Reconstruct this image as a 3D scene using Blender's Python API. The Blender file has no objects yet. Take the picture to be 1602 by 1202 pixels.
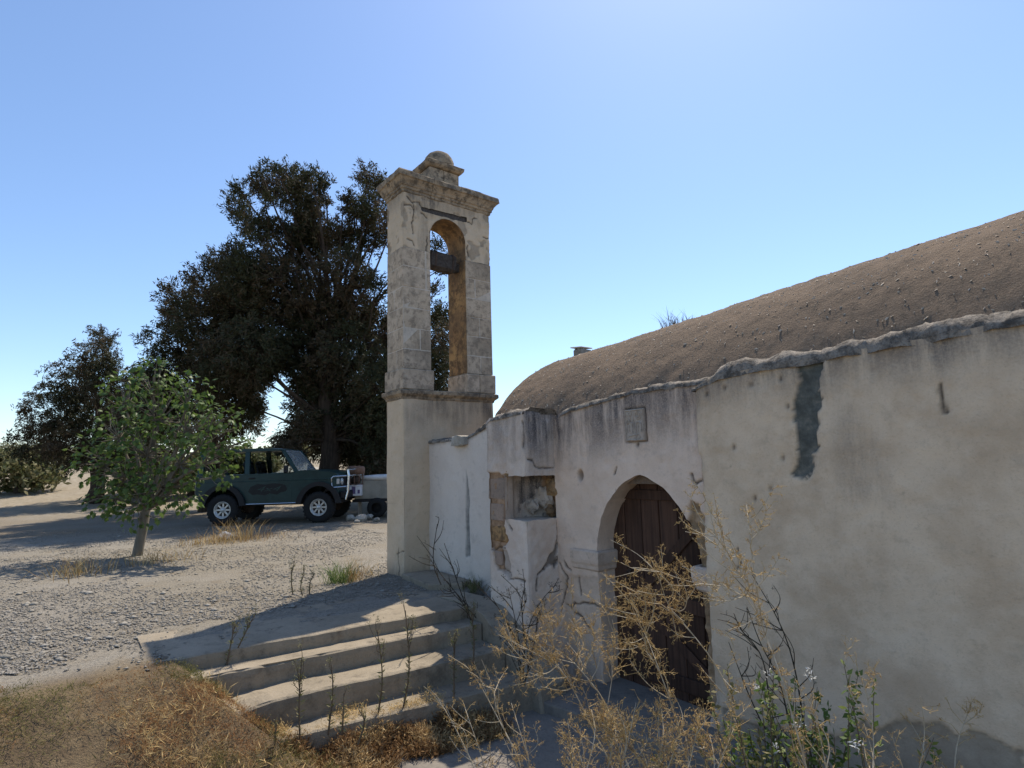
import bpy, bmesh, math, random
import numpy as np
from mathutils import Matrix, Vector

R = math.radians
sc = bpy.context.scene
col = sc.collection
rng = np.random.default_rng(7)
random.seed(7)

# ------------------------------------------------------------------ camera
PITCH, ROLL, FPX = R(7.5), R(1.6), 900.0
EYE = np.array([0.0, 0.0, 1.5])
_F = np.array([0, math.cos(PITCH), math.sin(PITCH)])
_U0 = np.array([0, -math.sin(PITCH), math.cos(PITCH)])
_R0 = np.array([1.0, 0, 0])
_RV = math.cos(ROLL) * _R0 - math.sin(ROLL) * _U0
_UV = math.sin(ROLL) * _R0 + math.cos(ROLL) * _U0
cam = bpy.data.cameras.new('camera')
cam.sensor_width = 36.0
cam.lens = 36.0 * FPX / 1602.0
cam.clip_start = 0.05
cam.clip_end = 3000.0
camo = bpy.data.objects.new('camera', cam)
col.objects.link(camo)
m = Matrix.Identity(4)
for i in range(3):
    m[i][0], m[i][1], m[i][2], m[i][3] = _RV[i], _UV[i], -_F[i], EYE[i]
camo.matrix_world = m
sc.camera = camo

# ------------------------------------------------------------------ sky, sun, exposure
SUN_AZ = R(24)          # clockwise from +Y
SUN_EL = R(60)
w = bpy.data.worlds.new('World')
sc.world = w
w.use_nodes = True
nt = w.node_tree
bg = nt.nodes['Background']
sky = nt.nodes.new('ShaderNodeTexSky')
sky.sky_type = 'NISHITA'
sky.sun_disc = False
sky.sun_elevation = SUN_EL
sky.sun_rotation = SUN_AZ
sky.altitude = 50
sky.air_density = 1.0
sky.dust_density = 0.45
sky.ozone_density = 4.5
nt.links.new(sky.outputs[0], bg.inputs[0])
bg.inputs[1].default_value = 0.15
sl = bpy.data.lights.new('sun', 'SUN')
sl.energy = 4.6
sl.angle = R(0.53)
sl.color = (1.0, 0.91, 0.77)
so = bpy.data.objects.new('sun', sl)
col.objects.link(so)
sdir = Vector((math.sin(SUN_AZ) * math.cos(SUN_EL), math.cos(SUN_AZ) * math.cos(SUN_EL), math.sin(SUN_EL)))
so.rotation_euler = sdir.to_track_quat('Z', 'Y').to_euler()
so.location = (6, 12, 20)
sc.view_settings.view_transform = 'Standard'
sc.view_settings.look = 'None'
sc.view_settings.gamma = 1.0
sc.view_settings.exposure = 0.4
sc.render.engine = 'CYCLES'

# ------------------------------------------------------------------ frames and helpers
A = R(52)
T0 = np.array([-1.486, 7.799, 0.0])                       # near left corner of the tower, the plateau is z = 0
AX = np.array([math.cos(A), -math.sin(A), 0.0])           # along the church towards the viewer
AY = np.array([math.sin(A), math.cos(A), 0.0])            # into the church
def L(x, y, z=0.0):
    return T0 + AX * x + AY * y + np.array([0, 0, z])
def to_local(P):
    v = np.asarray(P, float) - T0
    return v @ AX, v @ AY
def at(x, y, Y):
    """a point at distance Y ahead, seen in the direction of photo position x, y"""
    d = _F + (x - 801) / FPX * _RV - (y - 601) / FPX * _UV
    return EYE + d * (Y / d[1])

def _hash(ix, iy, iz):
    h = (ix * 374761393 + iy * 668265263 + iz * 2147483647 * 3 + 1013904223) & 0xFFFFFFFF
    h = ((h ^ (h >> 13)) * 1274126177) & 0xFFFFFFFF
    h = ((h ^ (h >> 16)) * 2246822519) & 0xFFFFFFFF
    return ((h ^ (h >> 15)) & 0xFFFFFF) / float(0xFFFFFF)
def vnoise(x, y, z):
    x, y, z = np.broadcast_arrays(np.asarray(x, float), np.asarray(y, float), np.asarray(z, float))
    fx, fy, fz = np.floor(x), np.floor(y), np.floor(z)
    ix, iy, iz = fx.astype(np.int64) + 1000, fy.astype(np.int64) + 1000, fz.astype(np.int64) + 1000
    u, v, q = x - fx, y - fy, z - fz
    u, v, q = u * u * (3 - 2 * u), v * v * (3 - 2 * v), q * q * (3 - 2 * q)
    r = 0
    for a in (0, 1):
        for b in (0, 1):
            for c in (0, 1):
                r = r + _hash(ix + a, iy + b, iz + c) * (u if a else 1 - u) * (v if b else 1 - v) * (q if c else 1 - q)
    return r * 2 - 1
def fbm(x, y, z=0.0, o=4, lac=2.03, g=0.5):
    s, a, f = 0, 1.0, 1.0
    for k in range(o):
        s = s + a * vnoise(np.asarray(x) * f + 7.3 * k, np.asarray(y) * f + 3.1 * k, np.asarray(z) * f + 5.7 * k)
        a *= g
        f *= lac
    return s
def sstep(a, b, x):
    t = np.clip((np.asarray(x, float) - a) / (b - a), 0, 1)
    return t * t * (3 - 2 * t)

def tag(o, label=None, cat=None, group=None, kind=None):
    if label: o['label'] = label
    if cat: o['category'] = cat
    if group: o['group'] = group
    if kind: o['kind'] = kind
    return o
def link(o, parent=None):
    col.objects.link(o)
    if parent is not None:
        o.parent = parent
    return o
def mesh_data(name, V, Fc, mat=None, smooth=False, attrs=None):
    me = bpy.data.meshes.new(name)
    V = np.asarray(V, np.float32)
    if isinstance(Fc, np.ndarray):
        n, k = Fc.shape
        me.vertices.add(len(V))
        me.vertices.foreach_set('co', V.ravel())
        me.loops.add(n * k)
        me.loops.foreach_set('vertex_index', Fc.astype(np.int32).ravel())
        me.polygons.add(n)
        me.polygons.foreach_set('loop_start', np.arange(0, n * k, k, dtype=np.int32))
        me.update(calc_edges=True)
        me.validate()
    else:
        me.from_pydata([tuple(map(float, v)) for v in V], [], [tuple(int(i) for i in f) for f in Fc])
        me.update()
    if attrs:
        for k_, a in attrs.items():
            at_ = me.attributes.new(k_, 'FLOAT', 'POINT')
            at_.data.foreach_set('value', np.asarray(a, np.float32).ravel())
    if smooth:
        me.polygons.foreach_set('use_smooth', np.ones(len(me.polygons), bool))
    if mat is not None:
        me.materials.append(mat)
    return me
def mobj(name, V, Fc, mat, parent=None, smooth=False, attrs=None):
    return link(bpy.data.objects.new(name, mesh_data(name, V, Fc, mat, smooth, attrs)), parent)
def empty(name, loc=(0, 0, 0), rz=0.0):
    o = bpy.data.objects.new(name, None)
    o.empty_display_size = 0.2
    o.location = tuple(float(c) for c in loc)
    o.rotation_euler = (0, 0, rz)
    col.objects.link(o)
    return o

class MB:
    """collects shapes for one mesh"""
    def __init__(s):
        s.v, s.f, s.n = [], [], 0
    def add(s, V, Fc):
        V = np.asarray(V, float)
        s.v.append(V)
        s.f += [tuple(int(i) + s.n for i in f) for f in Fc]
        s.n += len(V)
        return s
    def box(s, c, d, rot=None, bev=0.0):
        hx, hy, hz = d[0] / 2, d[1] / 2, d[2] / 2
        b = min(bev, hx * .9, hy * .9, hz * .9)
        if b <= 0:
            V = np.array([(x, y, z) for x in (-hx, hx) for y in (-hy, hy) for z in (-hz, hz)])
            Fc = [(0, 1, 3, 2), (4, 6, 7, 5), (0, 4, 5, 1), (2, 3, 7, 6), (0, 2, 6, 4), (1, 5, 7, 3)]
        else:
            V, Fc, idx = [], [], {}
            for i, sx in enumerate((-1, 1)):
                for j, sy in enumerate((-1, 1)):
                    for k, sz in enumerate((-1, 1)):
                        for ax in range(3):
                            q = [sx * (hx - b), sy * (hy - b), sz * (hz - b)]
                            q[ax] = (sx * hx, sy * hy, sz * hz)[ax]
                            idx[(i, j, k, ax)] = len(V)
                            V.append(q)
                        Fc.append([idx[(i, j, k, a)] for a in ((0, 1, 2) if sx * sy * sz > 0 else (0, 2, 1))])
            I = lambda i, j, k, a: idx[(i, j, k, a)]
            for e in (0, 1):
                q = [I(e, 0, 0, 0), I(e, 1, 0, 0), I(e, 1, 1, 0), I(e, 0, 1, 0)]; Fc.append(q if e else q[::-1])
                q = [I(0, e, 0, 1), I(0, e, 1, 1), I(1, e, 1, 1), I(1, e, 0, 1)]; Fc.append(q if e else q[::-1])
                q = [I(0, 0, e, 2), I(1, 0, e, 2), I(1, 1, e, 2), I(0, 1, e, 2)]; Fc.append(q if e else q[::-1])
            for a in (0, 1):
                for b2 in (0, 1):
                    sg = 1 if (a == b2) else -1
                    q = [I(0, a, b2, 1), I(0, a, b2, 2), I(1, a, b2, 2), I(1, a, b2, 1)]; Fc.append(q if sg > 0 else q[::-1])
                    q = [I(a, 0, b2, 2), I(a, 0, b2, 0), I(a, 1, b2, 0), I(a, 1, b2, 2)]; Fc.append(q if sg > 0 else q[::-1])
                    q = [I(a, b2, 0, 0), I(a, b2, 0, 1), I(a, b2, 1, 1), I(a, b2, 1, 0)]; Fc.append(q if sg > 0 else q[::-1])
            V = np.array(V)
        if rot is not None:
            V = V @ np.array(rot.to_matrix() if hasattr(rot, 'to_matrix') else rot).T
        return s.add(V + np.asarray(c, float), Fc)
    def prism(s, poly, axis, a, b, bev=0.0):
        """polygon in the two other axes extruded along axis from a to b (bev insets the ends)"""
        poly = np.asarray(poly, float)
        n = len(poly)
        c = poly.mean(0)
        rings = [(a, 1.0), (b, 1.0)]
        if bev:
            k = 1 - bev / np.abs(poly - c).max()
            sg = 1 if b > a else -1
            rings = [(a, k), (a + sg * bev, 1.0), (b - sg * bev, 1.0), (b, k)]
        o = [i for i in range(3) if i != axis]
        V = []
        for t, k in rings:
            q = np.zeros((n, 3)); q[:, axis] = t; q[:, o[0]] = c[0] + (poly[:, 0] - c[0]) * k; q[:, o[1]] = c[1] + (poly[:, 1] - c[1]) * k
            V.append(q)
        Fc = []
        for r in range(len(rings) - 1):
            for i in range(n):
                j = (i + 1) % n
                Fc.append((r * n + i, r * n + j, (r + 1) * n + j, (r + 1) * n + i))
        Fc.append(tuple(range(n))[::-1])
        Fc.append(tuple((len(rings) - 1) * n + i for i in range(n)))
        return s.add(np.concatenate(V), Fc)
    def tube(s, pts, rad, sides=6, caps=True):
        pts = np.asarray(pts, float)
        n = len(pts)
        rad = np.broadcast_to(np.asarray(rad, float), (n,))
        d = np.gradient(pts, axis=0)
        d /= np.linalg.norm(d, axis=1)[:, None] + 1e-9
        ref = np.array([0, 0, 1.0]) if abs(d[0][2]) < .9 else np.array([1.0, 0, 0])
        V = []
        for i in range(n):
            a = np.cross(d[i], ref); a /= np.linalg.norm(a) + 1e-9
            b = np.cross(d[i], a)
            ref = -b if False else ref
            t = np.arange(sides) * 2 * math.pi / sides
            V.append(pts[i] + rad[i] * (np.cos(t)[:, None] * a + np.sin(t)[:, None] * b))
        Fc = [(r * sides + i, r * sides + (i + 1) % sides, (r + 1) * sides + (i + 1) % sides, (r + 1) * sides + i) for r in range(n - 1) for i in range(sides)]
        if caps:
            Fc += [tuple(range(sides))[::-1], tuple((n - 1) * sides + i for i in range(sides))]
        return s.add(np.concatenate(V), Fc)
    def lathe(s, prof, c, axis=2, sides=24, a0=0.0, a1=2 * math.pi):
        """profile of (radius, height) turned round axis through c"""
        full = abs(a1 - a0 - 2 * math.pi) < 1e-6
        t = np.linspace(a0, a1, sides + (0 if full else 1), endpoint=not full)
        o = [i for i in range(3) if i != axis]
        V = []
        for r_, h in prof:
            q = np.zeros((len(t), 3)); q[:, o[0]] = r_ * np.cos(t); q[:, o[1]] = r_ * np.sin(t); q[:, axis] = h
            V.append(q)
        n = len(t)
        Fc = [(r * n + i, r * n + (i + 1) % n, (r + 1) * n + (i + 1) % n, (r + 1) * n + i) for r in range(len(prof) - 1) for i in range(n if full else n - 1)]
        return s.add(np.concatenate(V) + np.asarray(c, float), Fc)
    def build(s, name, mat, parent=None, smooth=False, jitter=0.0, freq=8.0):
        V = np.concatenate(s.v)
        if jitter:
            V = V + jitter * np.stack([fbm(V[:, 0] * freq + k * 9, V[:, 1] * freq, V[:, 2] * freq, 2) for k in range(3)], -1)
        o = mobj(name, V, s.f, mat, parent)
        if smooth:
            o.data.polygons.foreach_set('use_smooth', np.ones(len(o.data.polygons), bool))
        return o

# ------------------------------------------------------------------ materials
class Nd:
    def __init__(s, name, rough=0.9, spec=0.3):
        s.m = bpy.data.materials.new(name)
        s.m.use_nodes = True
        s.t = s.m.node_tree
        s.b = s.t.nodes['Principled BSDF']
        s.b.inputs['Roughness'].default_value = rough
        s.b.inputs['Specular IOR Level'].default_value = spec
        s.tc = s.t.nodes.new('ShaderNodeTexCoord')
    def lk(s, a, b): s.t.links.new(a, b)
    def noise(s, scale, detail=5, rough=.6, stretch=None, off=0.0):
        mp = s.t.nodes.new('ShaderNodeMapping')
        s.lk(s.tc.outputs['Object'], mp.inputs[0])
        mp.inputs[1].default_value = (off, off * .7, off * .3)
        if stretch: mp.inputs[3].default_value = stretch
        n = s.t.nodes.new('ShaderNodeTexNoise')
        n.inputs['Scale'].default_value = scale
        n.inputs['Detail'].default_value = detail
        n.inputs['Roughness'].default_value = rough
        s.lk(mp.outputs[0], n.inputs[0])
        return n.outputs[0]
    def voro(s, scale, feature='F1', out='Distance'):
        n = s.t.nodes.new('ShaderNodeTexVoronoi')
        n.feature = feature
        n.inputs['Scale'].default_value = scale
        s.lk(s.tc.outputs['Object'], n.inputs[0])
        return n.outputs[out]
    def attr(s, name):
        n = s.t.nodes.new('ShaderNodeAttribute')
        n.attribute_name = name
        return n.outputs['Fac']
    def rnd(s):
        return s.t.nodes.new('ShaderNodeObjectInfo').outputs['Random']
    def math(s, op, a, b=None):
        n = s.t.nodes.new('ShaderNodeMath'); n.operation = op
        for i, q in enumerate((a, b)):
            if q is None: continue
            if isinstance(q, (int, float)): n.inputs[i].default_value = q
            else: s.lk(q, n.inputs[i])
        return n.outputs[0]
    def rng(s, fac, a, b, c=0.0, d=1.0):
        n = s.t.nodes.new('ShaderNodeMapRange')
        n.interpolation_type = 'SMOOTHSTEP'
        s.lk(fac, n.inputs[0])
        for i, q in enumerate((a, b, c, d)): n.inputs[i + 1].default_value = q
        return n.outputs[0]
    def mix(s, fac, a, b, blend='MIX'):
        n = s.t.nodes.new('ShaderNodeMix'); n.data_type = 'RGBA'; n.blend_type = blend
        for i, q in ((0, fac), (6, a), (7, b)):
            if isinstance(q, (int, float)): n.inputs[i].default_value = q
            elif isinstance(q, tuple): n.inputs[i].default_value = (*q, 1.0)
            else: s.lk(q, n.inputs[i])
        return n.outputs[2]
    def color(s, c):
        if isinstance(c, tuple): s.b.inputs['Base Color'].default_value = (*c, 1)
        else: s.lk(c, s.b.inputs['Base Color'])
        return s
    def bump(s, h, strength=.5, dist=.01):
        n = s.t.nodes.new('ShaderNodeBump')
        n.inputs['Strength'].default_value = strength
        n.inputs['Distance'].default_value = dist
        s.lk(h, n.inputs['Height'])
        s.lk(n.outputs[0], s.b.inputs['Normal'])
        return s

M = {}
def plaster(name, base, warm, dirt, stone, rough=.95):
    n = Nd(name, rough, .15)
    big = n.noise(2.2, 6, .65)
    mid = n.noise(9, 6, .7, off=3)
    fine = n.noise(70, 4, .7, off=5)
    streak = n.noise(5, 6, .7, stretch=(1.6, 1.6, .22), off=9)
    c = n.mix(n.rng(big, .35, .7), base, warm)
    c = n.mix(n.math('MULTIPLY', n.rng(mid, .52, .72), .45), c, tuple(q * .62 for q in base))
    c = n.mix(n.math('MULTIPLY', n.rng(fine, .5, .75), .3), c, tuple(q * .55 for q in warm))
    # black crust running down from the top edge, a growth on the wall itself; in the niche also painted shade
    st = n.math('MULTIPLY', n.attr('crust_and_shade'), n.rng(streak, .25, .62))
    st = n.math('MULTIPLY', st, n.rng(fine, .2, .6, .55, 1.0))
    c = n.mix(n.math('MINIMUM', st, .93), c, dirt)
    ex = n.math('MULTIPLY', n.attr('bare'), n.rng(mid, .2, .5, .7, 1.0))
    c = n.mix(ex, c, n.mix(n.rng(mid, .4, .65), stone, tuple(q * .6 for q in stone)))
    c = n.mix(n.math('MULTIPLY', n.attr('crack'), .9), c, (.035, .03, .026))
    n.color(c)
    n.bump(n.math('ADD', n.math('MULTIPLY', fine, .5), n.math('ADD', mid, n.math('MULTIPLY', n.noise(220, 3, .6), .3))), .55, .012)
    M[name] = n.m
plaster('portal_plaster', (.76, .595, .465), (.66, .505, .385), (.055, .054, .060), (.36, .25, .15))
plaster('rough_plaster', (.70, .555, .40), (.54, .405, .275), (.10, .095, .095), (.13, .135, .12))
plaster('niche_plaster', (.68, .57, .475), (.58, .455, .36), (.06, .058, .062), (.36, .23, .14))
plaster('whitewash', (.66, .58, .50), (.61, .53, .455), (.10, .10, .10), (.30, .28, .25))
plaster('tower_plaster', (.63, .495, .35), (.55, .425, .29), (.095, .085, .075), (.22, .18, .14))

def stone(name, a, b, dark, scale=6, bump=.6, vary=.25, lichen=.5, thr=.5):
    n = Nd(name, .95, .15)
    big, mid, fine = n.noise(scale * .5, 5, .65), n.noise(scale * 2, 6, .7, off=4), n.noise(scale * 14, 4, .7, off=2)
    c = n.mix(n.rng(big, .32, .68), a, b)
    c = n.mix(n.math('MULTIPLY', n.rng(mid, thr, thr + .2), lichen), c, dark)
    c = n.mix(n.math('MULTIPLY', n.rng(n.noise(scale * .35, 7, .75, off=11), thr, thr + .16), lichen * .8), c, tuple(q * 1.6 for q in dark))
    c = n.mix(n.math('MULTIPLY', n.rng(fine, .5, .72), .35), c, tuple(q * .5 for q in b))
    r = n.math('ADD', n.math('MULTIPLY', n.rnd(), vary), 1 - vary / 2)
    cr = n.t.nodes.new('ShaderNodeCombineColor')
    for i in range(3): n.lk(r, cr.inputs[i])
    c = n.mix(1.0, c, cr.outputs[0], 'MULTIPLY')
    n.color(c)
    n.bump(n.math('ADD', mid, n.math('MULTIPLY', fine, .6)), bump, .012)
    M[name] = n.m
stone('ashlar', (.58, .46, .34), (.47, .365, .26), (.16, .128, .095), 5, .9, .26, .75, .45)
stone('cornice_stone', (.44, .34, .235), (.34, .26, .175), (.085, .07, .055), 5, 1.0, .2, .85, .43)
stone('ochre_stone', (.46, .285, .125), (.34, .20, .095), (.10, .068, .042), 5, 1.0, .35, .85, .42)
stone('pink_stone', (.40, .29, .22), (.34, .26, .20), (.15, .12, .10), 12, 1.0, .25, .6)
stone('mortar', (.62, .53, .43), (.52, .44, .35), (.2, .18, .16), 10, .8, .1, .4)
stone('carved_stone', (.50, .42, .345), (.43, .355, .285), (.14, .13, .12), 12, .6, .1, .6)
stone('impost_stone', (.68, .54, .43), (.60, .465, .36), (.24, .20, .165), 8, .7, .05, .5)
stone('concrete', (.315, .265, .198), (.25, .21, .155), (.085, .072, .056), 3.5, .7, .08, .55)
stone('pavement', (.245, .215, .18), (.20, .175, .147), (.08, .074, .066), 2.0, .6, .05, .5)
stone('rubble', (.42, .39, .34), (.33, .30, .25), (.12, .11, .09), 8, .9, .5, .4)
stone('gravel_stone', (.36, .33, .285), (.25, .225, .19), (.11, .10, .088), 20, .5, .2, .4)

n = Nd('vault_cement', .97, .1)
a1, a2, a3 = n.noise(1.6, 6, .7), n.noise(14, 6, .75, off=3), n.noise(60, 4, .7, off=6)
c = n.mix(n.rng(a1, .35, .68), (.205, .15, .106), (.155, .116, .085))
c = n.mix(n.math('MULTIPLY', n.rng(a2, .48, .7), .7), c, (.075, .064, .052))
c = n.mix(n.math('MULTIPLY', n.rng(a3, .58, .72), .55), c, (.36, .29, .22))
c = n.mix(n.math('MULTIPLY', n.rng(n.noise(130, 3, .6, off=2), .62, .7), .6), c, (.42, .35, .27))
n.color(c).bump(n.math('ADD', a2, n.math('MULTIPLY', a3, .7)), 1.0, .02)
M['vault'] = n.m

n = Nd('cement_cap', .97, .1)
a2, a3 = n.noise(9, 6, .75), n.noise(55, 4, .7, off=6)
c = n.mix(n.rng(a2, .4, .62), (.30, .26, .215), (.095, .083, .07))
c = n.mix(n.math('MULTIPLY', n.rng(a3, .5, .7), .6), c, (.06, .058, .055))
n.color(c).bump(n.math('ADD', a2, n.math('MULTIPLY', a3, .7)), 1.0, .02)
M['cement_cap'] = n.m

n = Nd('ground', .97, .1)
a1, a2, a3 = n.noise(.35, 6, .7), n.noise(3.5, 6, .7, off=3), n.noise(45, 4, .75, off=6)
c = n.mix(n.rng(a1, .35, .65), (.31, .28, .235), (.27, .235, .18))
c = n.mix(n.math('MULTIPLY', n.rng(a2, .5, .7), .6), c, (.215, .165, .105))
c = n.mix(n.math('MULTIPLY', n.rng(a3, .46, .62), .6), c, (.12, .107, .09))
c = n.mix(n.attr('soil'), c, n.mix(n.rng(a2, .4, .62), (.13, .095, .06), (.20, .15, .09)))
c = n.mix(n.attr('field'), c, n.mix(n.rng(a2, .4, .62), (.32, .27, .20), (.24, .20, .14)))
n.color(c).bump(n.math('ADD', a2, a3), .9, .03)
M['ground'] = n.m

def wood(name, a, b, rough=.75, stretch=(30, 30, 1.2), spec=.25, vary=.3):
    n = Nd(name, rough, spec)
    g, h = n.noise(1.0, 6, .7, stretch=stretch), n.noise(4, 4, .6, off=2)
    c = n.mix(n.rng(g, .35, .65), a, b)
    c = n.mix(n.math('MULTIPLY', n.rng(h, .45, .7), .4), c, tuple(q * .5 for q in b))
    r = n.math('ADD', n.math('MULTIPLY', n.rnd(), vary), 1 - vary / 2)
    cr = n.t.nodes.new('ShaderNodeCombineColor')
    for i in range(3): n.lk(r, cr.inputs[i])
    n.color(n.mix(1.0, c, cr.outputs[0], 'MULTIPLY')).bump(g, .5, .006)
    M[name] = n.m
wood('door_wood', (.092, .050, .033), (.05, .028, .020), .8, (34, 34, 1.0), .2, .45)
wood('old_timber', (.10, .085, .075), (.055, .047, .042), .9, (2, 30, 30), .1)
wood('bark', (.085, .062, .045), (.045, .034, .026), .95, (18, 18, 2), .1)
wood('pale_bark', (.22, .19, .15), (.15, .13, .10), .95, (18, 18, 2), .1)

def plain(name, c, rough=.6, spec=.4, metal=0.0, var=.25, scale=8, bump=0.0, coat=0.0):
    n = Nd(name, rough, spec)
    a = n.noise(scale, 5, .65)
    n.color(n.mix(n.rng(a, .35, .7), c, tuple(q * (1 - var) for q in c)))
    n.b.inputs['Metallic'].default_value = metal
    if coat: n.b.inputs['Coat Weight'].default_value = coat
    if bump: n.bump(a, bump, .005)
    M[name] = n.m
    return n
plain('car_paint', (.014, .042, .040), .38, .3, 0, .35, 3)
plain('black_plastic', (.018, .018, .019), .65, .3)
plain('rubber', (.022, .022, .022), .85, .2, bump=.4)
plain('alloy', (.62, .62, .60), .35, .5, .6, .3, 20)
plain('chrome', (.70, .71, .72), .25, .5, .9, .2, 10)
plain('iron', (.10, .07, .055), .8, .3, .4, .5, 25, .5)
plain('rust', (.20, .12, .085), .9, .2, .1, .5, 12, .6)
plain('white_plastic', (.66, .67, .70), .5, .4, 0, .15, 6)
plain('print_violet', (.13, .10, .22), .6, .3)
plain('trailer_cream', (.30, .285, .235), .6, .3, 0, .3, 3)
plain('tarp_white', (.62, .62, .60), .7, .3, 0, .2, 5, .3)
plain('seat_cloth', (.06, .06, .06), .9, .1)
plain('decal', (.008, .011, .012), .5, .3)
plain('lamp_glass', (.55, .56, .55), .15, .6, .2)
g = Nd('window_glass', .03, .5)
g.color((.75, .80, .80))
g.b.inputs['Transmission Weight'].default_value = 1.0
g.b.inputs['IOR'].default_value = 1.02
M['glass'] = g.m
g2 = Nd('windscreen_glass', .04, .5)
g2.color((.7, .76, .78))
g2.b.inputs['Transmission Weight'].default_value = .8
g2.b.inputs['IOR'].default_value = 1.5
M['windscreen'] = g2.m

def leaf(name, a, b, trans=.35, rough=.6, scale=1.5, spec=.3, attr=None):
    n = Nd(name, rough, spec)
    x = n.attr(attr) if attr else n.noise(scale, 4, .6)
    c = n.mix(n.rng(x, .3, .7), a, b)
    n.color(c)
    if trans:
        tr = n.t.nodes.new('ShaderNodeBsdfTranslucent')
        n.lk(c, tr.inputs[0])
        mx = n.t.nodes.new('ShaderNodeMixShader')
        mx.inputs[0].default_value = trans
        n.lk(n.b.outputs[0], mx.inputs[1]); n.lk(tr.outputs[0], mx.inputs[2])
        n.lk(mx.outputs[0], n.t.nodes['Material Output'].inputs[0])
    M[name] = n.m
leaf('cypress_leaf', (.040, .044, .018), (.085, .060, .034), .18, .8, attr='tint')
leaf('fig_leaf', (.06, .105, .022), (.11, .165, .04), .4, .5, attr='tint')
leaf('straw', (.30, .185, .07), (.58, .42, .19), .25, .8, attr='tint')
leaf('pale_stem', (.46, .40, .30), (.34, .28, .19), 0, .85, 20)
leaf('brown_stem', (.15, .11, .07), (.10, .075, .05), 0, .85, 20)
leaf('weed_green', (.12, .13, .05), (.20, .18, .09), .3, .75, attr='tint')
leaf('bright_weed', (.09, .15, .035), (.17, .21, .06), .35, .6, attr='tint')
leaf('ground_cover', (.16, .15, .05), (.30, .155, .065), .3, .85, attr='tint')
leaf('dry_cover', (.22, .125, .055), (.50, .36, .18), .25, .85, attr='tint')
leaf('shaded_dry', (.055, .045, .032), (.035, .03, .022), 0, .9, 20)  # dead stalk colour with the shade beside the walls painted in
leaf('fluff', (.75, .75, .74), (.62, .62, .60), .4, .9, 20)

# ------------------------------------------------------------------ wall sheets
def on_wall(x, y, Y):
    """church-frame (along, height) of the direction x, y on the wall plane at depth Y"""
    d = _F + (x - 801) / FPX * _RV - (y - 601) / FPX * _UV
    k = ((L(0, Y) - EYE) @ AY) / (d @ AY)
    P = EYE + d * k
    return (P - T0) @ AX, P[2]
def on_cross(x, y, X):
    d = _F + (x - 801) / FPX * _RV - (y - 601) / FPX * _UV
    k = ((L(X, 0) - EYE) @ AX) / (d @ AX)
    P = EYE + d * k
    return (P - T0) @ AY, P[2]
def sd_rect(p, z, p0, p1, z0, z1):
    return np.maximum(np.maximum(p0 - p, p - p1), np.maximum(z0 - z, z - z1))
def sd_pointed(p, z, pm, a, zb, zs, h):
    c = (h * h - a * a) / (2 * a)
    r_ = a + c
    low = np.abs(p - pm) - a
    up = np.maximum(np.hypot(p - pm - c, z - zs) - r_, np.hypot(p - pm + c, z - zs) - r_)
    return np.maximum(np.where(z < zs, low, up), zb - z)
def sd_round(p, z, pm, a, zb, zs):
    return np.maximum(np.where(z < zs, np.abs(p - pm) - a, np.hypot(p - pm, z - zs) - a), zb - z)
def polydist(p, z, pts):
    pts = np.asarray(pts, float)
    d = np.full(np.shape(p), 9.0)
    for (ax, ay), (bx, by) in zip(pts[:-1], pts[1:]):
        vx, vy = bx - ax, by - ay
        t = np.clip(((p - ax) * vx + (z - ay) * vy) / (vx * vx + vy * vy + 1e-9), 0, 1)
        d = np.minimum(d, np.hypot(p - ax - t * vx, z - ay - t * vy))
    return d
def inpoly(p, z, pts):
    pts = np.asarray(pts, float)
    ins = np.zeros(np.shape(p), bool)
    j = len(pts) - 1
    for i in range(len(pts)):
        (xi, yi), (xj, yj) = pts[i], pts[j]
        c = ((yi > z) != (yj > z)) & (p < (xj - xi) * (z - yi) / (yj - yi + 1e-12) + xi)
        ins ^= c
        j = i
    return np.where(ins, -1, 1) * polydist(p, z, np.vstack([pts, pts[:1]]))

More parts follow.
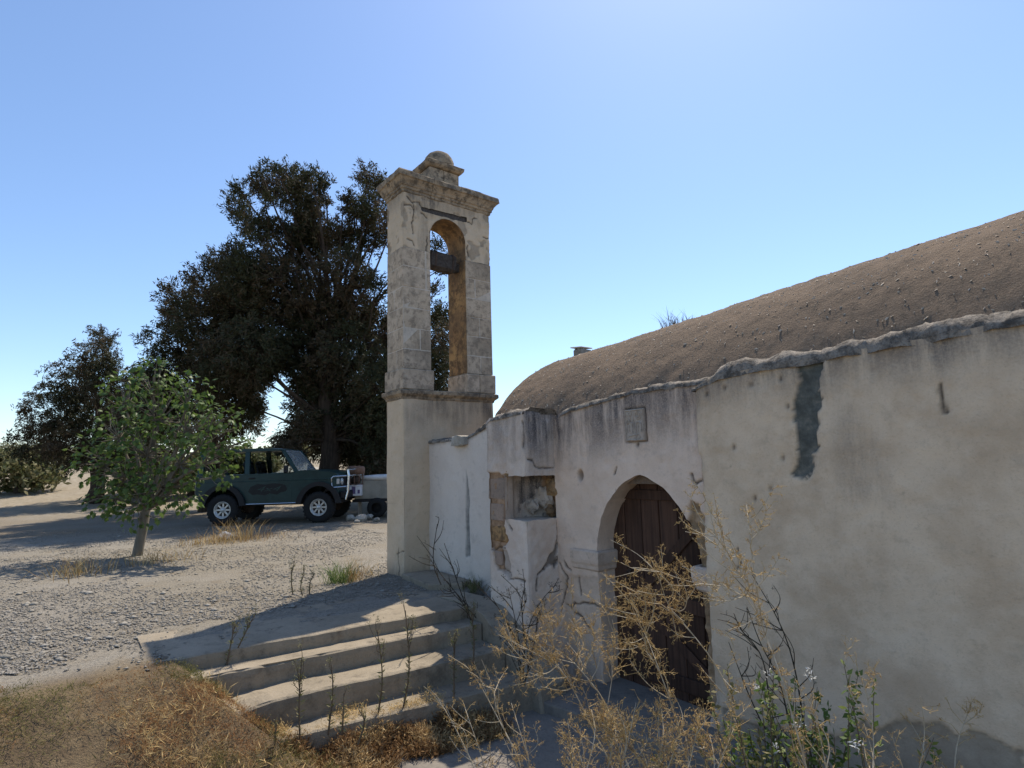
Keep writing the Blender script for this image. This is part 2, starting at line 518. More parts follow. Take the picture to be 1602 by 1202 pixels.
def sheet(name, path, zb, zt, res, mat, parent, feat=None, holes=(), closed=False):
    """a plastered wall face along a plan path (outside on the right hand), height zb to zt(p), with holes cut and snapped"""
    path = np.asarray(path, float)
    if closed: path = np.vstack([path, path[:1]])
    seg = np.linalg.norm(np.diff(path, axis=0), axis=1)
    cum = np.concatenate([[0], np.cumsum(seg)])
    ps = [0.0]
    for k, s_ in enumerate(seg):
        n_ = max(1, int(round(s_ / res)))
        ps += list(cum[k] + s_ * np.arange(1, n_ + 1) / n_)
    ps = np.array(ps)
    dirs = np.diff(path, axis=0) / seg[:, None]
    nrm = np.stack([dirs[:, 1], -dirs[:, 0]], -1)
    zmax = float(np.max(zt(ps)))
    nz = int(math.ceil((zmax - zb) / res)) + 1
    t = np.linspace(0, 1, nz)
    P = np.broadcast_to(ps, (nz, len(ps))).copy()
    Z = zb + t[:, None] * (zt(ps)[None] - zb)
    F0 = np.arange(nz * len(ps)).reshape(nz, len(ps))
    quads = np.stack([F0[:-1, :-1], F0[:-1, 1:], F0[1:, 1:], F0[1:, :-1]], -1).reshape(-1, 4)
    P, Z = P.ravel(), Z.ravel()
    for h in holes:
        d = h(P, Z)
        keep = ~np.all(d[quads] < 0, axis=1)
        quads = quads[keep]
        used = np.zeros(len(P), bool); used[quads.ravel()] = True
        mv = used & (d < 0)
        for it in range(3):
            e = 1e-4
            dd = h(P[mv], Z[mv])
            gx = (h(P[mv] + e, Z[mv]) - dd) / e; gz = (h(P[mv], Z[mv] + e) - dd) / e
            g2 = np.maximum(gx * gx + gz * gz, .2)
            P[mv] -= dd * gx / g2; Z[mv] -= dd * gz / g2
    k = np.clip(np.searchsorted(cum, P, side='right') - 1, 0, len(seg) - 1)
    X = np.interp(P, cum, path[:, 0]); Y = np.interp(P, cum, path[:, 1])
    N = nrm[k].copy()
    for c in range(1, len(seg) + (1 if closed else 0)):          # soften the arrises
        a_, b_ = nrm[c - 1], nrm[c % len(seg)]
        near = np.abs(P - cum[c]) < 1e-6
        if closed and c == len(seg): near |= np.abs(P) < 1e-6
        N[near] = (a_ + b_) * .55
    D, at_ = feat(P, Z, X, Y) if feat else (np.zeros(len(P)), {})
    for c in range(1, len(seg)):                                 # worn corner
        dc = np.abs(P - cum[c]); D = D - .014 * np.exp(-(dc / .02) ** 2) * (1 + .8 * vnoise(Z * 9, P * 3, 1.7))
    V = np.stack([X + N[:, 0] * D, Y + N[:, 1] * D, Z], -1)
    use = np.unique(quads)
    re = np.full(len(P), -1); re[use] = np.arange(len(use))
    attrs = {q: np.zeros(len(use)) for q in ('crust_and_shade', 'bare', 'crack')}
    for q, v in at_.items(): attrs[q] = np.clip(v, 0, 1)[use]
    return mobj(name, V[use], re[quads], mat, parent, smooth=True, attrs=attrs)

def crack_depth(P, Z, lines, width=.011, warp=.02):
    wx = P + warp * fbm(P * 11, Z * 11, 3.0, 3); wz = Z + warp * fbm(P * 11, Z * 11, 8.0, 3)
    d = np.full(len(P), 9.0)
    for ln in lines: d = np.minimum(d, polydist(wx, wz, ln))
    return np.exp(-(d / width) ** 2)

def coping(name, xs, y0, th, zt, hump, mat, parent, seed=0.0, res_y=14):
    """rough rounded cement along the top of a wall"""
    xs = np.asarray(xs, float)
    V, nr = [], res_y
    for j in range(nr):
        a = math.pi * j / (nr - 1)
        yy = y0 + th / 2 - (th / 2 + .012) * np.sign(math.cos(a)) * abs(math.cos(a)) ** .6
        zz = zt(xs) - .035 + (hump(xs) + .035) * math.sin(a) ** .7
        rough = .016 * fbm(xs * 9, yy * 9 + seed, zz * 9, 4) + .007 * fbm(xs * 40, yy * 40, seed, 2)
        V.append(np.stack([xs, yy - rough * math.cos(a) * 1.2, zz + rough * (.3 + math.sin(a))], -1))
    V = np.concatenate(V)
    n_ = len(xs)
    I = np.arange(nr * n_).reshape(nr, n_)
    q = [tuple(r_) for r_ in np.stack([I[:-1, :-1], I[:-1, 1:], I[1:, 1:], I[1:, :-1]], -1).reshape(-1, 4)]
    q += [tuple(I[:, 0][::-1]), tuple(I[:, -1])]
    return mobj(name, V, q, mat, parent, smooth=True)

# ------------------------------------------------------------------ ground
def ground_h(x, y, W=None):
    """height in the church frame"""
    x = np.asarray(x, float); y = np.asarray(y, float)
    yb = -2.55 + np.clip(x - 1.8, 0, 1.2) * .55
    wbank = sstep(.32, -.32, y - yb)
    bank = -.72 * sstep(1.55, 3.3, x)
    yard = -.72 * sstep(1.25, 1.4, x)
    h = wbank * bank + (1 - wbank) * yard
    h = h + .62 * sstep(5.0, 7.6, x) * sstep(-1.2, -2.6, y)
    return h
def ground_z(P):
    x, y = to_local(P)
    return float(ground_h(x, y))
def axis_samples(lo, a, b, hi, fine, n_):
    core = np.arange(a, b + 1e-6, fine)
    left = a - (np.geomspace(.1, a - lo, n_))[::-1]
    right = b + np.geomspace(.1, hi - b, n_)
    return np.concatenate([left, core, right])
gx = axis_samples(-900, -9, 5.5, 700, .06, 46)
gy = axis_samples(-700, -8, 1.5, 900, .06, 46)
GX, GY = np.meshgrid(gx, gy)
GP = T0[None, None] + GX[..., None] * AX + GY[..., None] * AY
GZ = ground_h(GX, GY) + .012 * fbm(GX * 1.3, GY * 1.3, 0, 4) + .006 * fbm(GX * 9, GY * 9, 2, 2)
far = sstep(20, 46, GP[..., 1])
GZ = GZ + far * (1.5 + .25 * fbm(GP[..., 0] * .05, GP[..., 1] * .05, 4, 3)) + 4 * sstep(80, 400, GP[..., 1])
GP[..., 2] = GZ
I = np.arange(GX.size).reshape(GX.shape)
q = np.stack([I[:-1, :-1], I[:-1, 1:], I[1:, 1:], I[1:, :-1]], -1).reshape(-1, 4)
soil = sstep(.1, -.3, GY - (-2.45 + np.clip(GX - 1.8, 0, 1.2) * .55)) * sstep(1.2, 1.7, GX) * sstep(7, 4, GX)
soil = np.maximum(soil, .75 * sstep(12.2, 14.5, GP[..., 1]) * sstep(24, 18, GP[..., 1]) * (.6 + .4 * fbm(GX * .7, GY * .7, 1, 3)))
o = mobj('ground', GP.reshape(-1, 3), q, M['ground'], None, True, {'soil': np.clip(soil, 0, 1).ravel(), 'field': sstep(19, 24, GP[..., 1]).ravel()})
tag(o, kind='structure')

# lower concrete yard in front of the door
xs = np.arange(2.45, 7.0, .06); ys = np.arange(-1.5, .62, .06)
PX, PY = np.meshgrid(xs, ys)
PY2 = PY + np.where(PY < -1.2, .18 * fbm(PX * 1.1, 0, 5, 3), 0)
PZ = -.7 + .007 * fbm(PX * 1.5, PY * 1.5, 6, 3) + .002 * fbm(PX * 14, PY * 14, 6, 2) - .05 * (PY < -1.47)
V = T0 + PX[..., None] * AX + PY2[..., None] * AY; V[..., 2] = PZ
I = np.arange(PX.size).reshape(PX.shape)
q = np.stack([I[:-1, :-1], I[:-1, 1:], I[1:, 1:], I[1:, :-1]], -1).reshape(-1, 4)
tag(mobj('yard_pavement', V.reshape(-1, 3), q, M['pavement'], None, True), kind='structure')

# ------------------------------------------------------------------ stairs
RZ = -A
stairs = empty('concrete_stairs', L(1.72, -1.3, -.7), 0)
tag(stairs, 'worn concrete flight of four steps rising from the yard to the gravel', 'stairs')
stairs.location = tuple(T0); stairs.rotation_euler = (0, 0, RZ)
def slab(name, xf0, xf1, xb, y0, y1, ztop, zbot, mat, parent, seed, ragged=0.0):
    """a cast step: front edge skewed from xf0 (at y0) to xf1 (at y1), rounded and chipped nosing"""
    ys_ = np.arange(y0, y1 + .001, .025)
    xf = xf0 + (xf1 - xf0) * (ys_ - y0) / (y1 - y0)
    prof = [(-1, 0), (-.66, 0), (-.33, 0), (-.05, 0), (-.012, -.001), (0, -.009), (.003, -.05), (.0, -.1)]
    V = []
    for t_, dz in prof:
        wob = .005 * fbm(ys_ * 2.2, seed, 0, 3) + .003 * fbm(ys_ * 14, seed, 4, 2)
        chip = .03 * np.clip(fbm(ys_ * 5, seed + 3, 1, 3) - .55, 0, 1)
        if t_ < -.03: x_ = xf + t_ * (xf - xb); zz = ztop + .005 * fbm(ys_ * 3, t_ * 3 + seed, 0, 3)
        else: x_ = xf + t_ + wob - chip; zz = ztop + dz - chip * .5 + .004 * fbm(ys_ * 6, seed, 9, 2)
        V.append(np.stack([x_, ys_, np.broadcast_to(zz, ys_.shape)], -1))
    V.append(np.stack([xf + .004 * fbm(ys_ * 9, seed, 2, 2), ys_, np.full(len(ys_), zbot)], -1))
    V.append(np.stack([xb + 0 * xf, ys_, np.full(len(ys_), zbot)], -1))
    V.append(V[0].copy())
    n_ = len(ys_)
    V = np.concatenate(V)
    if ragged:
        e = np.exp(-(V[:, 1] - y0) / .15) * ragged
        V[:, 2] -= np.abs(e) * (.6 + .5 * fbm(V[:, 0] * 9, V[:, 1] * 9, seed, 2)) * (V[:, 2] > zbot + .01)
    nr = len(V) // n_
    I = np.arange(nr * n_).reshape(nr, n_)
    q = [tuple(r_) for r_ in np.stack([I[:-1, :-1], I[:-1, 1:], I[1:, 1:], I[1:, :-1]], -1).reshape(-1, 4)]
    q += [tuple(I[:-1, 0]), tuple(I[:-1, -1][::-1])]
    return mobj(name, V, q, mat, parent, smooth=False)
slab('landing', 1.57, 1.84, .62, -3.0, -.22, .004, -.4, M['concrete'], stairs, 1.0)
slab('step', 1.79, 2.10, 1.50, -3.0, -.22, -.11, -.62, M['concrete'], stairs, 5.0)
slab('step', 2.17, 2.47, 1.75, -2.62, -.20, -.27, -.66, M['concrete'], stairs, 9.0, .10)
slab('step', 2.45, 2.84, 2.10, -2.35, -.16, -.46, -.76, M['concrete'], stairs, 14.0, .12)
# sloping kerb between the steps and the buttress
mb = MB()
pr = [(.9, .0), (1.75, .03), (2.1, -.02), (2.95, -.50), (2.98, -.80), (.9, -.80)]
mb.prism(pr, 1, -.21, .12, .02)
mb.build('side_kerb', M['concrete'], stairs, jitter=.012, freq=5)

slabst = empty('stone_slab', L(.5, .15, 0), RZ)
tag(slabst, 'flat raised concrete slab at the foot of the white wall beside the tower', 'slab')
mb = MB()
mb.prism([(-.48, -.2), (-.40, .235), (.50, .235), (.60, .05), (.35, -.28), (-.2, -.22)], 2, -.05, .07, .012)
mb.build('slab_top', M['concrete'], slabst, jitter=.01, freq=6)

# ------------------------------------------------------------------ chapel
chapel = empty('chapel', T0, RZ)
tag(chapel, 'old plastered stone chapel with a barrel vaulted roof and pointed doorway', 'chapel')
YF = .5
ZB = -.85
# door wall
ftop = np.array([on_wall(*q_, YF) for q_ in [(868, 652), (880, 644), (930, 628), (985, 611), (1040, 603), (1090, 597), (1115, 592)]])
def facade_top(x): return np.interp(x, ftop[:, 0], ftop[:, 1]) + .008 * fbm(x * 12, 1, 2, 3)
DM, DA, DS, DH = 3.605, .57, .60, .735
def door_sd(p, z):
    return sd_pointed(p, z, DM, DA, -.62, DS, DH) + .007 * fbm(p * 8, z * 8, 5, 2)
fc = lambda pts, Y=YF: [on_wall(x_, y_, Y) for x_, y_ in pts]
PLQ = (on_wall(977, 642, YF - .01)[0], on_wall(1006, 637, YF - .01)[0], on_wall(977, 691, YF - .01)[1], on_wall(977, 642, YF - .01)[1])
F_CR = [fc(l_) for l_ in ([(876, 880), (888, 905), (878, 945), (872, 985)], [(886, 948), (905, 944), (936, 946)], [(896, 958), (912, 966), (920, 985)],
        [(1081, 744), (1092, 752), (1104, 750)], [(1111, 785), (1112, 808), (1117, 830)], [(891, 892), (884, 880)], [(962, 732), (961, 742)], [(905, 905), (910, 930)])]
F_BARE = fc([(1082, 783), (1094, 790), (1112, 850), (1122, 900), (1130, 985), (1128, 1060), (1112, 1120), (1085, 1120), (1085, 900), (1070, 830)])
F_PEEL = fc([(880, 900), (945, 905), (955, 1075), (905, 1085), (880, 985)])
def facade_feat(P, Z, X, Y):
    d = .010 * fbm(X * 2.3, Z * 2.3, 1, 4) + .004 * fbm(X * 14, Z * 14, 2, 3)
    cr = crack_depth(X, Z, F_CR, .010)
    hx, hz = on_wall(907, 744, YF)
    hole = np.exp(-(np.hypot((X - hx) * 1.1, (Z - hz) * .8) / .042) ** 4)
    pb = inpoly(X + .02 * fbm(X * 12, Z * 12, 3, 3), Z + .02 * fbm(X * 12, Z * 12, 6, 3), F_BARE)
    bare = sstep(.01, -.015, pb)
    pp = inpoly(X + .03 * fbm(X * 9, Z * 9, 3, 3), Z + .03 * fbm(X * 9, Z * 9, 6, 3), F_PEEL)
    peel = sstep(.008, -.01, pp)
    spots = np.clip((vnoise(X * 26, Z * 26, 4.4) - .78) * 6, 0, 1) * (fbm(X * 3, Z * 3, 9, 2) > .1)
    rimp = np.abs(sd_rect(X, Z, PLQ[0] - .006, PLQ[1] + .006, PLQ[2] - .006, PLQ[3] + .006))
    cr = np.maximum(cr, .8 * np.exp(-(rimp / .009) ** 2))
    cr = np.maximum(cr, np.exp(-(np.hypot(X - (PLQ[0] + PLQ[1]) / 2 - .01, (Z - PLQ[2] + .03) * .8) / .02) ** 2))
    d = d - .022 * cr - .06 * hole - .03 * bare - .008 * peel - .006 * spots
    d = d + bare * .012 * fbm(X * 16, Z * 16, 7, 3)
    top = facade_top(X)
    crust_and_shade = sstep(.75, .02, top - Z) * (1.0 + .2 * fbm(X * 4, Z * 2, 3, 3)) * sstep(4.5, 4.2, X) + .35 * sstep(-.2, -.62, Z)
    return d, {'crack': np.maximum(cr, np.maximum(.75 * hole, .5 * spots)), 'bare': np.maximum(bare, .25 * peel), 'crust_and_shade': crust_and_shade}
sheet('portal_wall', [(2.468, YF), (4.52, YF)], ZB, lambda p: facade_top(p + 2.468), .0125, M['portal_plaster'], chapel, facade_feat, [lambda p, z: door_sd(p + 2.468, z)])
coping('wall_top', np.arange(2.3, 4.6, .02), YF, .34, facade_top, lambda x: .018 + .012 * fbm(x * 6, 2, 1, 3), M['cement_cap'], chapel, 1.0)

# reveal of the doorway (jambs and pointed soffit)
c_ = (DH * DH - DA * DA) / (2 * DA)
aa = math.acos(c_ / (DA + c_))
bl = [(DM - DA, z_) for z_ in np.arange(ZB, DS, .03)]
arcL = [(DM + c_ - (DA + c_) * math.cos(t_), DS + (DA + c_) * math.sin(t_)) for t_ in np.linspace(0, aa, 40)]
half = bl + arcL
bd = np.array(half + [(2 * DM - x_, z_) for x_, z_ in half[::-1][1:]])
nb = np.gradient(bd, axis=0); nb = np.stack([-nb[:, 1], nb[:, 0]], -1); nb /= np.linalg.norm(nb, axis=1)[:, None]   # away from the opening
sh = -.007 * fbm(bd[:, 0] * 8, bd[:, 1] * 8, 5, 2)
Dp, _ = facade_feat(bd[:, 0], bd[:, 1], bd[:, 0], bd[:, 1])
rows, ks = [], np.linspace(0, 1, 10)
for k in ks:
    rough = .008 * fbm(bd[:, 0] * 7, bd[:, 1] * 7, k * 2, 3) * min(1, k * 4)
    off = (-sh * 0 + rough)
    r0 = bd - nb * (sh)[:, None] * -1 * (1 if k == 0 else .6) + nb * off[:, None]
    rows.append(np.stack([r0[:, 0], np.full(len(bd), 0) + (YF - Dp) * (1 - k) + (YF + .25) * k, r0[:, 1]], -1))
V = np.concatenate(rows); n_ = len(bd)
I = np.arange(len(ks) * n_).reshape(len(ks), n_)
q = np.stack([I[:-1, :-1], I[:-1, 1:], I[1:, 1:], I[1:, :-1]], -1).reshape(-1, 4)
xx, zz = V[:, 0], V[:, 2]
mobj('door_reveal', V, q, M['portal_plaster'], chapel, True, {'crust_and_shade': .45 * sstep(0, -.6, zz) + .1, 'bare': .8 * (xx > DM) * sstep(1.05, .9, zz) + .25 * (fbm(xx * 3, zz * 3, 2, 2) > .3), 'crack': 0 * xx})

# imposts
def impost(xa, xb_, seed):
    mb = MB()
    prof = [(.0, 0), (.022, .02), (.026, .05), (.04, .075), (.045, .10), (.048, .185), (.03, .2), (0, .2)]   # (proud, height)
    yf, yb = YF, YF + .23
    left = xb_ > xa and xa < DM
    path = [(xa, yf), (xb_, yf), (xb_, yb)] if left else [(xb_, yb), (xb_, yf), (xa, yf)]
    V = []
    pts = []
    p0, p1, p2 = [np.array(q_) for q_ in path]
    for t_ in np.linspace(0, 1, 16): pts.append((p0 + (p1 - p0) * t_, None))
    for t_ in np.linspace(0, 1, 12)[1:]: pts.append((p1 + (p2 - p1) * t_, None))
    n1 = np.array([0, -1.0]) if left else np.array([-1.0, 0])
    n2 = np.array([1.0, 0]) if left else np.array([0, -1.0])
    for i, (pt, _) in enumerate(pts):
        nn = n1 if i < 15 else (n2 if i > 15 else n1 + n2)
        wear = 1 + .25 * fbm(pt[0] * 9 + seed, pt[1] * 9, 1, 2)
        for pr_, hz in prof:
            V.append((pt[0] + nn[0] * pr_ * wear, pt[1] + nn[1] * pr_ * wear, .405 + hz + .004 * fbm(pt[0] * 8, pt[1] * 8, hz * 9 + seed, 2)))
    m_ = len(prof)
    Fc = [(i * m_ + j, (i + 1) * m_ + j, (i + 1) * m_ + j + 1, i * m_ + j + 1) for i in range(len(pts) - 1) for j in range(m_ - 1)]
    Fc += [tuple(range(m_)), tuple((len(pts) - 1) * m_ + j for j in range(m_))[::-1]]
    mb.add(V, Fc)
    return mb.build('impost', M['impost_stone'], chapel)
impost(2.70, DM - DA + .004, 0.0)
impost(4.36, DM + DA - .004, 4.0)

# door
door = empty('door', (0, 0, 0)); door.parent = chapel
yd = YF + .235
edges = np.linspace(DM - DA - .05, DM + DA + .05, 7)
for k in range(6):
    a_, b_ = edges[k] + .004, edges[k + 1] - .004
    mb = MB().box(((a_ + b_) / 2, yd + .018 + .003 * (k % 2), .40), (b_ - a_, .03, 2.06), bev=.005)
    mb.build('plank', M['door_wood'], door)
def bar(p0, p1, wdt, dep, name='rail', y_=None):
    (x0, z0), (x1, z1) = p0, p1
    ln = math.hypot(x1 - x0, z1 - z0)
    an = math.atan2(z1 - z0, x1 - x0)
    y_ = yd - dep / 2 - .001 if y_ is None else y_
    MB().box(((x0 + x1) / 2, y_, (z0 + z1) / 2), (ln, dep, wdt), Matrix.Rotation(-an, 3, 'Y'), .004).build(name, M['door_wood'], door)
xl, xr = DM - DA - .03, DM + DA + .03
bar((xl, 1.14), (xr, 1.14), .09, .022)
bar((xl, .20), (xr, .20), .12, .022)
bar((xl, -.46), (xr, -.46), .12, .022)
bar((3.38, .27), (4.06, .93), .085, .018, 'brace')
bar((3.38, .13), (4.12, -.40), .085, .018, 'brace')
mb = MB().lathe([(.001, -.012), (.02, -.012), (.022, 0), (.02, .004), (.001, .004)], (3.24, yd - .02, .42), 1, 14)
mb.tube([(3.24 + .03 * math.cos(t_), yd - .04, .40 + .035 * math.sin(t_) - .02) for t_ in np.linspace(0, 6.28, 14)], .005, 6, False)
mb.build('ring_handle', M['iron'], door)
MB().box((DM, yd + .10, .4), (1.4, .04, 2.2)).build('door_backing', M['door_wood'], door)

# threshold slab before the door
mb = MB()
mb.prism([(2.88, -.19), (2.86, .50), (3.02, .76), (4.19, .76), (4.30, .50), (5.0, .50), (4.95, .10), (4.1, .0), (3.4, -.10)], 2, -.80, -.605, .015)
mb.build('threshold', M['pavement'], chapel, jitter=.006, freq=5)

# carved plaque
pl = [on_wall(977, 642, YF - .01), on_wall(1006, 637, YF - .01), on_wall(1008, 687, YF - .01), on_wall(977, 691, YF - .01)]
px0, px1, pz0, pz1 = pl[0][0], pl[1][0], pl[3][1], pl[0][1]
mb = MB().box(((px0 + px1) / 2, YF + .012, (pz0 + pz1) / 2), (px1 - px0, .05, pz1 - pz0), bev=.006)
plaque = mb.build('plaque', M['carved_stone'], chapel)
mb = MB()
cxp, wdp, hp = (px0 + px1) / 2, px1 - px0, pz1 - pz0
yq = YF - .015
def rib(x0, z0, x1, z1, r_=.0065):
    mb.tube([(cxp + wdp * x0, yq, pz0 + hp * z0), (cxp + wdp * x1, yq, pz0 + hp * z1)], r_, 5)
for x0, z0, x1, z1 in [(-.46, .03, -.46, .97), (.46, .03, .46, .97), (-.46, .97, .46, .97), (-.46, .03, .46, .03), (-.40, .60, -.18, .95), (-.30, .60, -.10, .92), (-.36, .92, -.20, .62),
                       (-.05, .62, -.05, .95), (0, .35, 0, .60), (-.40, .30, -.40, .55), (-.1, .25, -.1, .5), (.08, .25, .08, .5), (.36, .25, .36, .5), (.2, .3, .2, .5), (-.28, .3, -.28, .5), (-.3, .16, .2, .2), (.05, .1, .12, .22), (.24, .1, .24, .2)]:
    rib(x0, z0, x1, z1)
for cx_, cz_, rx_, rz_, a0, a1 in [(.22, .80, .16, .12, 0, 6.28), (.22, .80, .08, .06, 0, 6.28), (-.25, .52, .15, .07, 0, 3.14), (.22, .50, .14, .08, 0, 3.14), (-.28, .78, .10, .10, 0, 6.28)]:
    mb.tube([(cxp + wdp * (cx_ + rx_ * math.cos(t_)), yq, pz0 + hp * (cz_ + rz_ * math.sin(t_))) for t_ in np.linspace(a0, a1, 16)], .0065, 5)
mb.build('carving', M['carved_stone'], plaque)

# buttress with the broken niche
BX0, BX1, BY = 1.80, 2.475, .09
bp = [(BX0, .55), (BX0, BY), (BX1, BY), (BX1, .55)]
PF = .55 - BY                                            # path length where the front face starts
PC = PF + BX1 - BX0                                      # the corner
btop = np.array([(0, 1.93), (PF, 1.92), (PF + .08, 1.96), (PF + .42, 1.985), (PC, 2.0), (PC + .2, 1.985), (PC + .46, 1.97)])
def butt_top(p): return np.interp(p, btop[:, 0], btop[:, 1]) + .008 * fbm(p * 13, 4, 2, 3)
NZ0, NZ1, NP0 = .885, 1.325, PF + .33
def niche_sd(p, z):
    return sd_rect(p, z, NP0, PC + .404, NZ0, NZ1) + .010 * fbm(p * 9, z * 9, 15, 3)
rc = lambda pts: [(lambda a_: (PC + a_[0] - BY, a_[1]))(on_cross(x_, y_, BX1)) for x_, y_ in pts]
ff = lambda pts: [(lambda a_: (PF + a_[0] - BX0, a_[1]))(on_wall(x_, y_, BY)) for x_, y_ in pts]
B_CR = [rc([(826, 716), (834, 718), (840, 730), (847, 735), (868, 731)]), rc([(873, 815), (872, 852), (858, 880), (842, 900), (838, 925)]), rc([(872, 870), (868, 890)]),
        ff([(768, 858), (790, 858)]), ff([(795, 905), (822, 908)]), ff([(787, 790), (793, 815), (800, 830)]), ff([(783, 860), (785, 888), (800, 900)]), ff([(818, 660), (819, 700)])]
B_TRI = rc([(874, 845), (862, 872), (846, 897), (860, 884), (873, 880)])
B_BARE = ff([(755, 738), (793, 742), (793, 780), (788, 822), (795, 850), (784, 858), (786, 895), (776, 892), (770, 858), (757, 858)])
B_PATCH = ff([(783, 860), (786, 895), (800, 905), (797, 880), (794, 862)])
def butt_feat(P, Z, X, Y):
    d = .011 * fbm(P * 2.6, Z * 2.6, 21, 4) + .005 * fbm(P * 15, Z * 15, 22, 3)
    cr = crack_depth(P, Z, B_CR, .0095)
    wx, wz = .02 * fbm(P * 12, Z * 12, 3, 3), .02 * fbm(P * 12, Z * 12, 6, 3)
    tri = sstep(.01, -.01, inpoly(P + wx, Z + wz, B_TRI))
    bare = sstep(.01, -.01, inpoly(P + wx, Z + wz, B_BARE))
    pat = sstep(.01, -.01, inpoly(P + wx, Z + wz, B_PATCH))
    d = d - .02 * cr - .03 * tri - .035 * bare - .025 * pat
    crust_and_shade = sstep(.85, .02, butt_top(P) - Z) * (.55 + .55 * sstep(PC - .1, PC + .1, P)) + .3 * sstep(-.1, -.6, Z)  # top darkening is heavier on the right face than on the front
    return d, {'crack': np.maximum(cr, np.maximum(tri * .75, .4 * pat)), 'bare': bare, 'crust_and_shade': crust_and_shade}
buttress = empty('buttress'); buttress.parent = chapel
sheet('buttress_face', bp, ZB, butt_top, .0125, M['niche_plaster'], buttress, butt_feat, [niche_sd])
coping('buttress_top', np.arange(BX0 - .01, BX1 + .012, .02), BY, .46, lambda x: np.interp(x, [BX0, BX0 + .08, BX0 + .42, BX1], [1.92, 1.96, 1.985, 2.0]),
       lambda x: .03 + .03 * np.exp(-((x - 2.2) / .12) ** 2), M['cement_cap'], buttress, 3.0)
# inside of the niche
plan = np.array([(BX0 + .33, BY - .004), (BX0 + .325, BY + .06), (BX0 + .325, BY + .115), (BX0 + .29, BY + .13), (BX0 + .28, BY + .26), (BX0 + .32, BY + .40), (BX0 + .45, BY + .47), (BX1 - .02, BY + .475), (BX1 + .02, BY + .46)])
cumn = np.concatenate([[0], np.cumsum(np.linalg.norm(np.diff(plan, axis=0), axis=1))])
tt = np.linspace(0, cumn[-1], 48)
pxn, pyn = np.interp(tt, cumn, plan[:, 0]), np.interp(tt, cumn, plan[:, 1])
zr = np.linspace(NZ0 - .02, NZ1 + .02, 36)
TT, ZZ = np.meshgrid(tt, zr)
rg = .016 * fbm(TT * 9, ZZ * 9, 31, 4) * sstep(.13, .2, TT)
VX = np.broadcast_to(pxn, TT.shape) - rg; VY = np.broadcast_to(pyn, TT.shape) + rg
V = np.stack([VX, VY, ZZ], -1).reshape(-1, 3)
I = np.arange(TT.size).reshape(TT.shape)
q = np.stack([I[:-1, :-1], I[:-1, 1:], I[1:, 1:], I[1:, :-1]], -1).reshape(-1, 4)
ochre = sstep(.25, .6, fbm(TT * 4, ZZ * 4, 40, 3) + 2.2 * (TT / tt[-1] - .62) + 1.4 * (ZZ - 1.2)) * sstep(.16, .22, TT)
niche = mobj('niche', V, q, M['niche_plaster'], buttress, True, {'bare': ochre.ravel(), 'crust_and_shade': (.35 + .65 * sstep(.16, .3, TT) * (fbm(TT * 6, ZZ * 6, 44, 3) > -.1)).ravel(), 'crack': 0 * TT.ravel()})  # behind the jamb the recess shade is painted in as dark colour
for zc_, nm in ((NZ0 - .004, 'niche_sill'), (NZ1 + .006, 'niche_ceiling')):
    mb = MB()
    th_ = -.05 if nm == 'niche_sill' else .05
    outl = list(zip(pxn - .02, pyn + .02)) + [(BX1 - .006, BY + .5), (BX1 - .006, BY + .006), (BX0 + .31, BY + .006)]
    mb.prism(outl, 2, zc_, zc_ + th_)
    mb.build(nm, M['mortar'] if nm == 'niche_sill' else M['ochre_stone'], niche)
def rock(V0, seed, sq=(1, 1, .7), amp=.28, fr=1.3):
    bm = bmesh.new(); bmesh.ops.create_icosphere(bm, subdivisions=3 if amp > .3 else 2, radius=1.0)
    V = np.array([v.co[:] for v in bm.verts]); Fc = [tuple(v.index for v in f.verts) for f in bm.faces]; bm.free()
    d = 1 + amp * fbm(V[:, 0] * fr + seed, V[:, 1] * fr, V[:, 2] * fr, 4)
    return V * d[:, None] * np.array(sq), Fc
for i, (cx_, cz_, r_, m_) in enumerate(((.47, 1.09, .125, 'carved_stone'), (.36, 1.00, .09, 'carved_stone'), (.60, 1.20, .10, 'ochre_stone'), (.56, .95, .07, 'ochre_stone'))):
    V, Fc = rock(None, 200 + i * 5, (1, .6, 1), .45, 1.7)
    mobj('mortar_lump', V * r_ + np.array([BX0 + cx_, BY + (.43 if cx_ > .4 else .33), cz_]), Fc, M[m_], niche)
# stones laid bare at the buttress edge
for (x0, y0, x1, y1), mt in (((761, 748, 789, 783), 'pink_stone'), ((763, 787, 786, 817), 'pink_stone'), ((764, 821, 792, 850), 'ochre_stone'), ((771, 862, 783, 886), 'pink_stone')):
    (xa, za), (xb_, zb_) = on_wall(x0, y0, BY), on_wall(x1, y1, BY)
    xa = max(xa, BX0 - .012)
    mb = MB().box(((xa + xb_) / 2, BY + .07, (za + zb_) / 2), (xb_ - xa, .10, za - zb_), bev=.012)
    mb.build('stone', M[mt], buttress, jitter=.006, freq=14)

